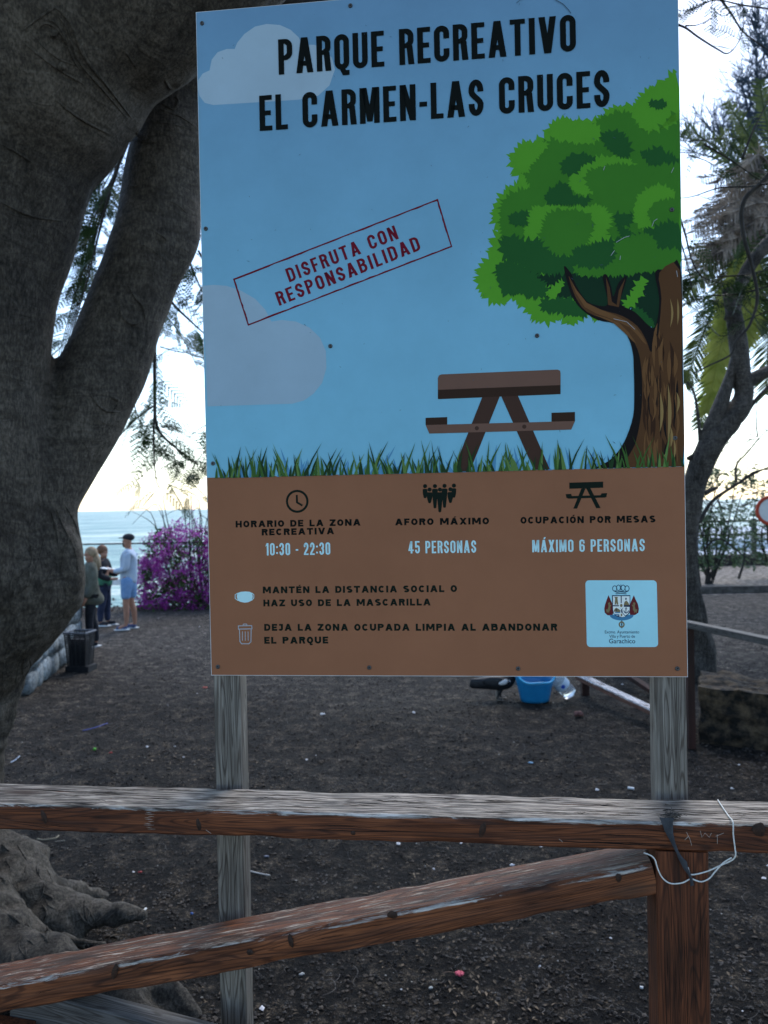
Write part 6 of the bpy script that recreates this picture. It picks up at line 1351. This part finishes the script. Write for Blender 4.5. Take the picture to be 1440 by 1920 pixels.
# ------------------------------------------------------------------ litter and gravel
def speckle(name, label, n, mt, size, seed, ymax=16, flat_=.5, curl=False):
    r8 = random.Random(seed); mb = MB()
    for i in range(n):
        y = 2.6*(ymax/2.6)**r8.random(); x = r8.uniform(-.62, .62)*y; z = gz(x, y); s = size*r8.uniform(.4, 1.5)*(1 if y < 6 else 1.25)
        if curl:
            an, sp_, R_ = r8.uniform(0, 2*PI), r8.uniform(1.2, 3.6), s*2.4; tl = Vector((r8.gauss(0, .3), r8.gauss(0, .3), 1)).normalized(); a = tl.orthogonal().normalized(); b = tl.cross(a)
            q = [Vector((x, y, z+.006)) + (a*math.cos(an+sp_*k/6)+b*math.sin(an+sp_*k/6))*R_ for k in range(7)]; mb.tube(q, s*.055, 3, False)
        else:
            c = Vector((x, y, z+s*.25)); o6 = [Vector((r8.uniform(.5, 1)*s, 0, 0)), Vector((-r8.uniform(.5, 1)*s, 0, 0)), Vector((0, r8.uniform(.4, 1)*s, 0)), Vector((0, -r8.uniform(.4, 1)*s, 0)), Vector((0, 0, s*flat_*r8.uniform(.4, 1))), Vector((0, 0, -s*flat_))]
            rm = Matrix.Rotation(r8.uniform(0, 6.3), 3, 'Z') @ Matrix.Rotation(r8.uniform(-.5, .5), 3, 'X'); mb.add([c + rm @ v for v in o6], [(0, 2, 4), (2, 1, 4), (1, 3, 4), (3, 0, 4), (2, 0, 5), (1, 2, 5), (3, 1, 5), (0, 3, 5)])
    return tag(mb.build(name, mt), label, 'debris', kind='stuff')
speckle('gravel', 'dark volcanic gravel scattered over the park ground', 26000, mat('gravel_dark', (.006, .005, .005), .9, (.09, .08, .07), 1.5, 9, lo=.42, hi=.62), .011, 1)
speckle('pale_debris', 'tiny pale shell and petal bits on the dark ground', 900, mat('pale_bit', (.10, .095, .085), .8, (.42, .40, .36), 3), .006, 2, 17)
speckle('pale_debris', 'larger pale petals scattered towards the sea side', 110, mat('petal', (.5, .5, .5), .8, (.7, .68, .7), 3), .016, 4, 17)
speckle('soil_clod', 'small clods of soil over the park ground', 5000, mat('clod', (.02, .016, .013), .9, (.09, .073, .058), 2, 9, lo=.4, hi=.6), .014, 11, 10)
M['dleaf'] = mat('fallen_leaf', (.03, .022, .015), .8, (.20, .15, .10), 1.7, 9, lo=.42, hi=.6)
rl_ = random.Random(19); mb = MB()
for i in range(7000):
    y = 2.6*(15/2.6)**rl_.random(); x = rl_.uniform(-.62, .62)*y
    if noise.noise(Vector((x*1.1, y*1.1, 4))) < rl_.uniform(-.25, .25): continue
    s = rl_.uniform(.007, .018); c = Vector((x, y, gz(x, y)+.006)); a = Vector((rl_.gauss(0, 1), rl_.gauss(0, 1), rl_.gauss(0, .25))).normalized()*s; b = Vector((-a.y, a.x, rl_.gauss(0, .3)*s))*.4
    mb.add([c-a, c-b+Vector((0, 0, .2*s)), c+a, c+b+Vector((0, 0, .2*s))], [(0, 1, 2), (0, 2, 3)])
tag(mb.build('dry_leaves', M['dleaf']), 'small dry brown leaves drifted over the dark soil', 'leaves', kind='stuff')
speckle('curled_leaflets', 'thin curled dry leaflets and twigs strewn on the soil', 2600, mat('curl_bit', (.05, .045, .04), .85, (.22, .20, .18), 1.3, 6), .012, 3, 9, curl=True)
r9 = random.Random(41)
def bit(name, px, py, dims, c, label, cat, rz=0, c2=None):
    g = gnd(px, py); mb = MB(); N = 9
    for k in range(3): mb.ball((r9.uniform(-.25, .25)*dims[0], r9.uniform(-.25, .25)*dims[1], dims[2]*.5), (dims[0]*.36, dims[1]*.36, dims[2]*.5), 8, 5, wob=.5, seed=px+k)
    o = mb.build(name, mat('bit_'+name, c, .7, c2 or tuple(x*.7 for x in c), 30), smooth=True); o.location = (g.x, g.y, gz(g.x, g.y)+.004); o.rotation_euler = (0, 0, rz); tag(o, label, cat)
g = gnd(862, 1832); fl = empty('fallen_flower', (g.x, g.y, gz(g.x, g.y)+.008), 'small pink red flower with stalk fallen on the dark soil', 'flower')
for k in range(7):
    a_ = k*.9; mb = MB(); v = Vector((math.cos(a_), math.sin(a_)*.8, .5)); mb.ball(v*.011, (.012, .009, .006), 8, 5, Matrix.Rotation(a_, 3, 'Z'), wob=.5, seed=k); mb.build('petal', mat('pink_petal', (.42, .04, .08), .6, (.6, .12, .16), 60), fl, True)
mb = MB(); mb.tube(spline([(-.012, 0, .004), (-.04, .012, .006), (-.075, .014, .002)], 4), .0018, 5); mb.build('stalk', mat('stalk', (.16, .11, .08), .8), fl)
def stick(name, pts, r_, c, label, cat):
    mb = MB(); q = spline([gnd(*p)+Vector((0, 0, .008+gz(*gnd(*p)[:2]))) for p in pts], 4); mb.tube(q, r_, 6); tag(mb.build(name, mat('stick_'+name, c, .7, tuple(x*.8 for x in c), 40), smooth=True), label, cat)
stick('peeled_stick', [(466, 1637), (485, 1640), (506, 1643)], .004, (.55, .53, .50), 'white peeled stick lying just right of the left board post', 'stick')
stick('dry_stick', [(70, 1574), (84, 1578), (104, 1576), (110, 1570)], .004, (.30, .26, .18), 'dry yellowish stick behind the tree roots', 'stick')
stick('dry_stick', [(104, 1584), (122, 1582)], .003, (.26, .24, .2), 'short grey stick beside the roots', 'stick')
stick('blue_straw', [(155, 1369), (175, 1364), (202, 1355)], .0045, (.06, .08, .3), 'thin dark blue plastic straw on the soil left of the posts', 'straw')
stick('pale_straw', [(20, 1430), (29, 1425), (37, 1418)], .004, (.45, .55, .7), 'short pale blue straw at the far left on the soil', 'straw')
stick('white_stub', [(259, 1717), (266, 1712), (274, 1705)], .006, (.75, .75, .72), 'white stub lying at the tip of a root', 'litter')
stick('white_stub', [(1200, 1856), (1206, 1857)], .006, (.75, .75, .72), 'small white stub on the soil left of the brown post', 'litter')
stick('white_stub', [(1177, 1477), (1189, 1478)], .010, (.8, .8, .8), 'small white scrap just above the rail near the right board post', 'litter')
bit('green_lid', 178, 1409, (.035, .035, .02), (.10, .42, .05), 'tiny bright green bottle lid on the soil', 'lid')
bit('red_scrap', 207, 1414, (.035, .03, .012), (.28, .03, .03), 'small red scrap beside the green lid', 'litter')
bit('red_scrap', 263, 1641, (.022, .02, .010), (.35, .05, .05), 'small red scrap on the soil above the root tip', 'litter')
bit('red_scrap', 385, 1293, (.06, .04, .02), (.5, .12, .09), 'orange red scrap near the foot of the left board post', 'litter')
bit('brown_can', 1085, 1346, (.09, .06, .05), (.05, .018, .016), 'small dark red crushed can on the ground below the water bottle', 'can', .2, (.25, .12, .1))
bit('white_scrap', 605, 1341, (.05, .03, .015), (.75, .77, .8), 'white paper scrap in the middle of the dark ground', 'litter')
bit('blue_scrap', 995, 1434, (.04, .03, .012), (.3, .5, .7), 'light blue scrap on the ground below the tub', 'litter')
bit('blue_scrap', 360, 1712, (.02, .015, .01), (.1, .2, .5), 'tiny blue scrap left of the left board post', 'litter')
bit('pale_scrap', 567, 1830, (.03, .018, .01), (.45, .45, .43), 'pale folded scrap on the soil below the brace', 'litter')
bit('pale_scrap', 808, 1853, (.022, .014, .01), (.5, .5, .46), 'small pale scrap below the pink flower', 'litter')
bit('pale_scrap', 500, 1607, (.03, .018, .01), (.22, .23, .27), 'grey flat scrap above the peeled stick', 'litter')
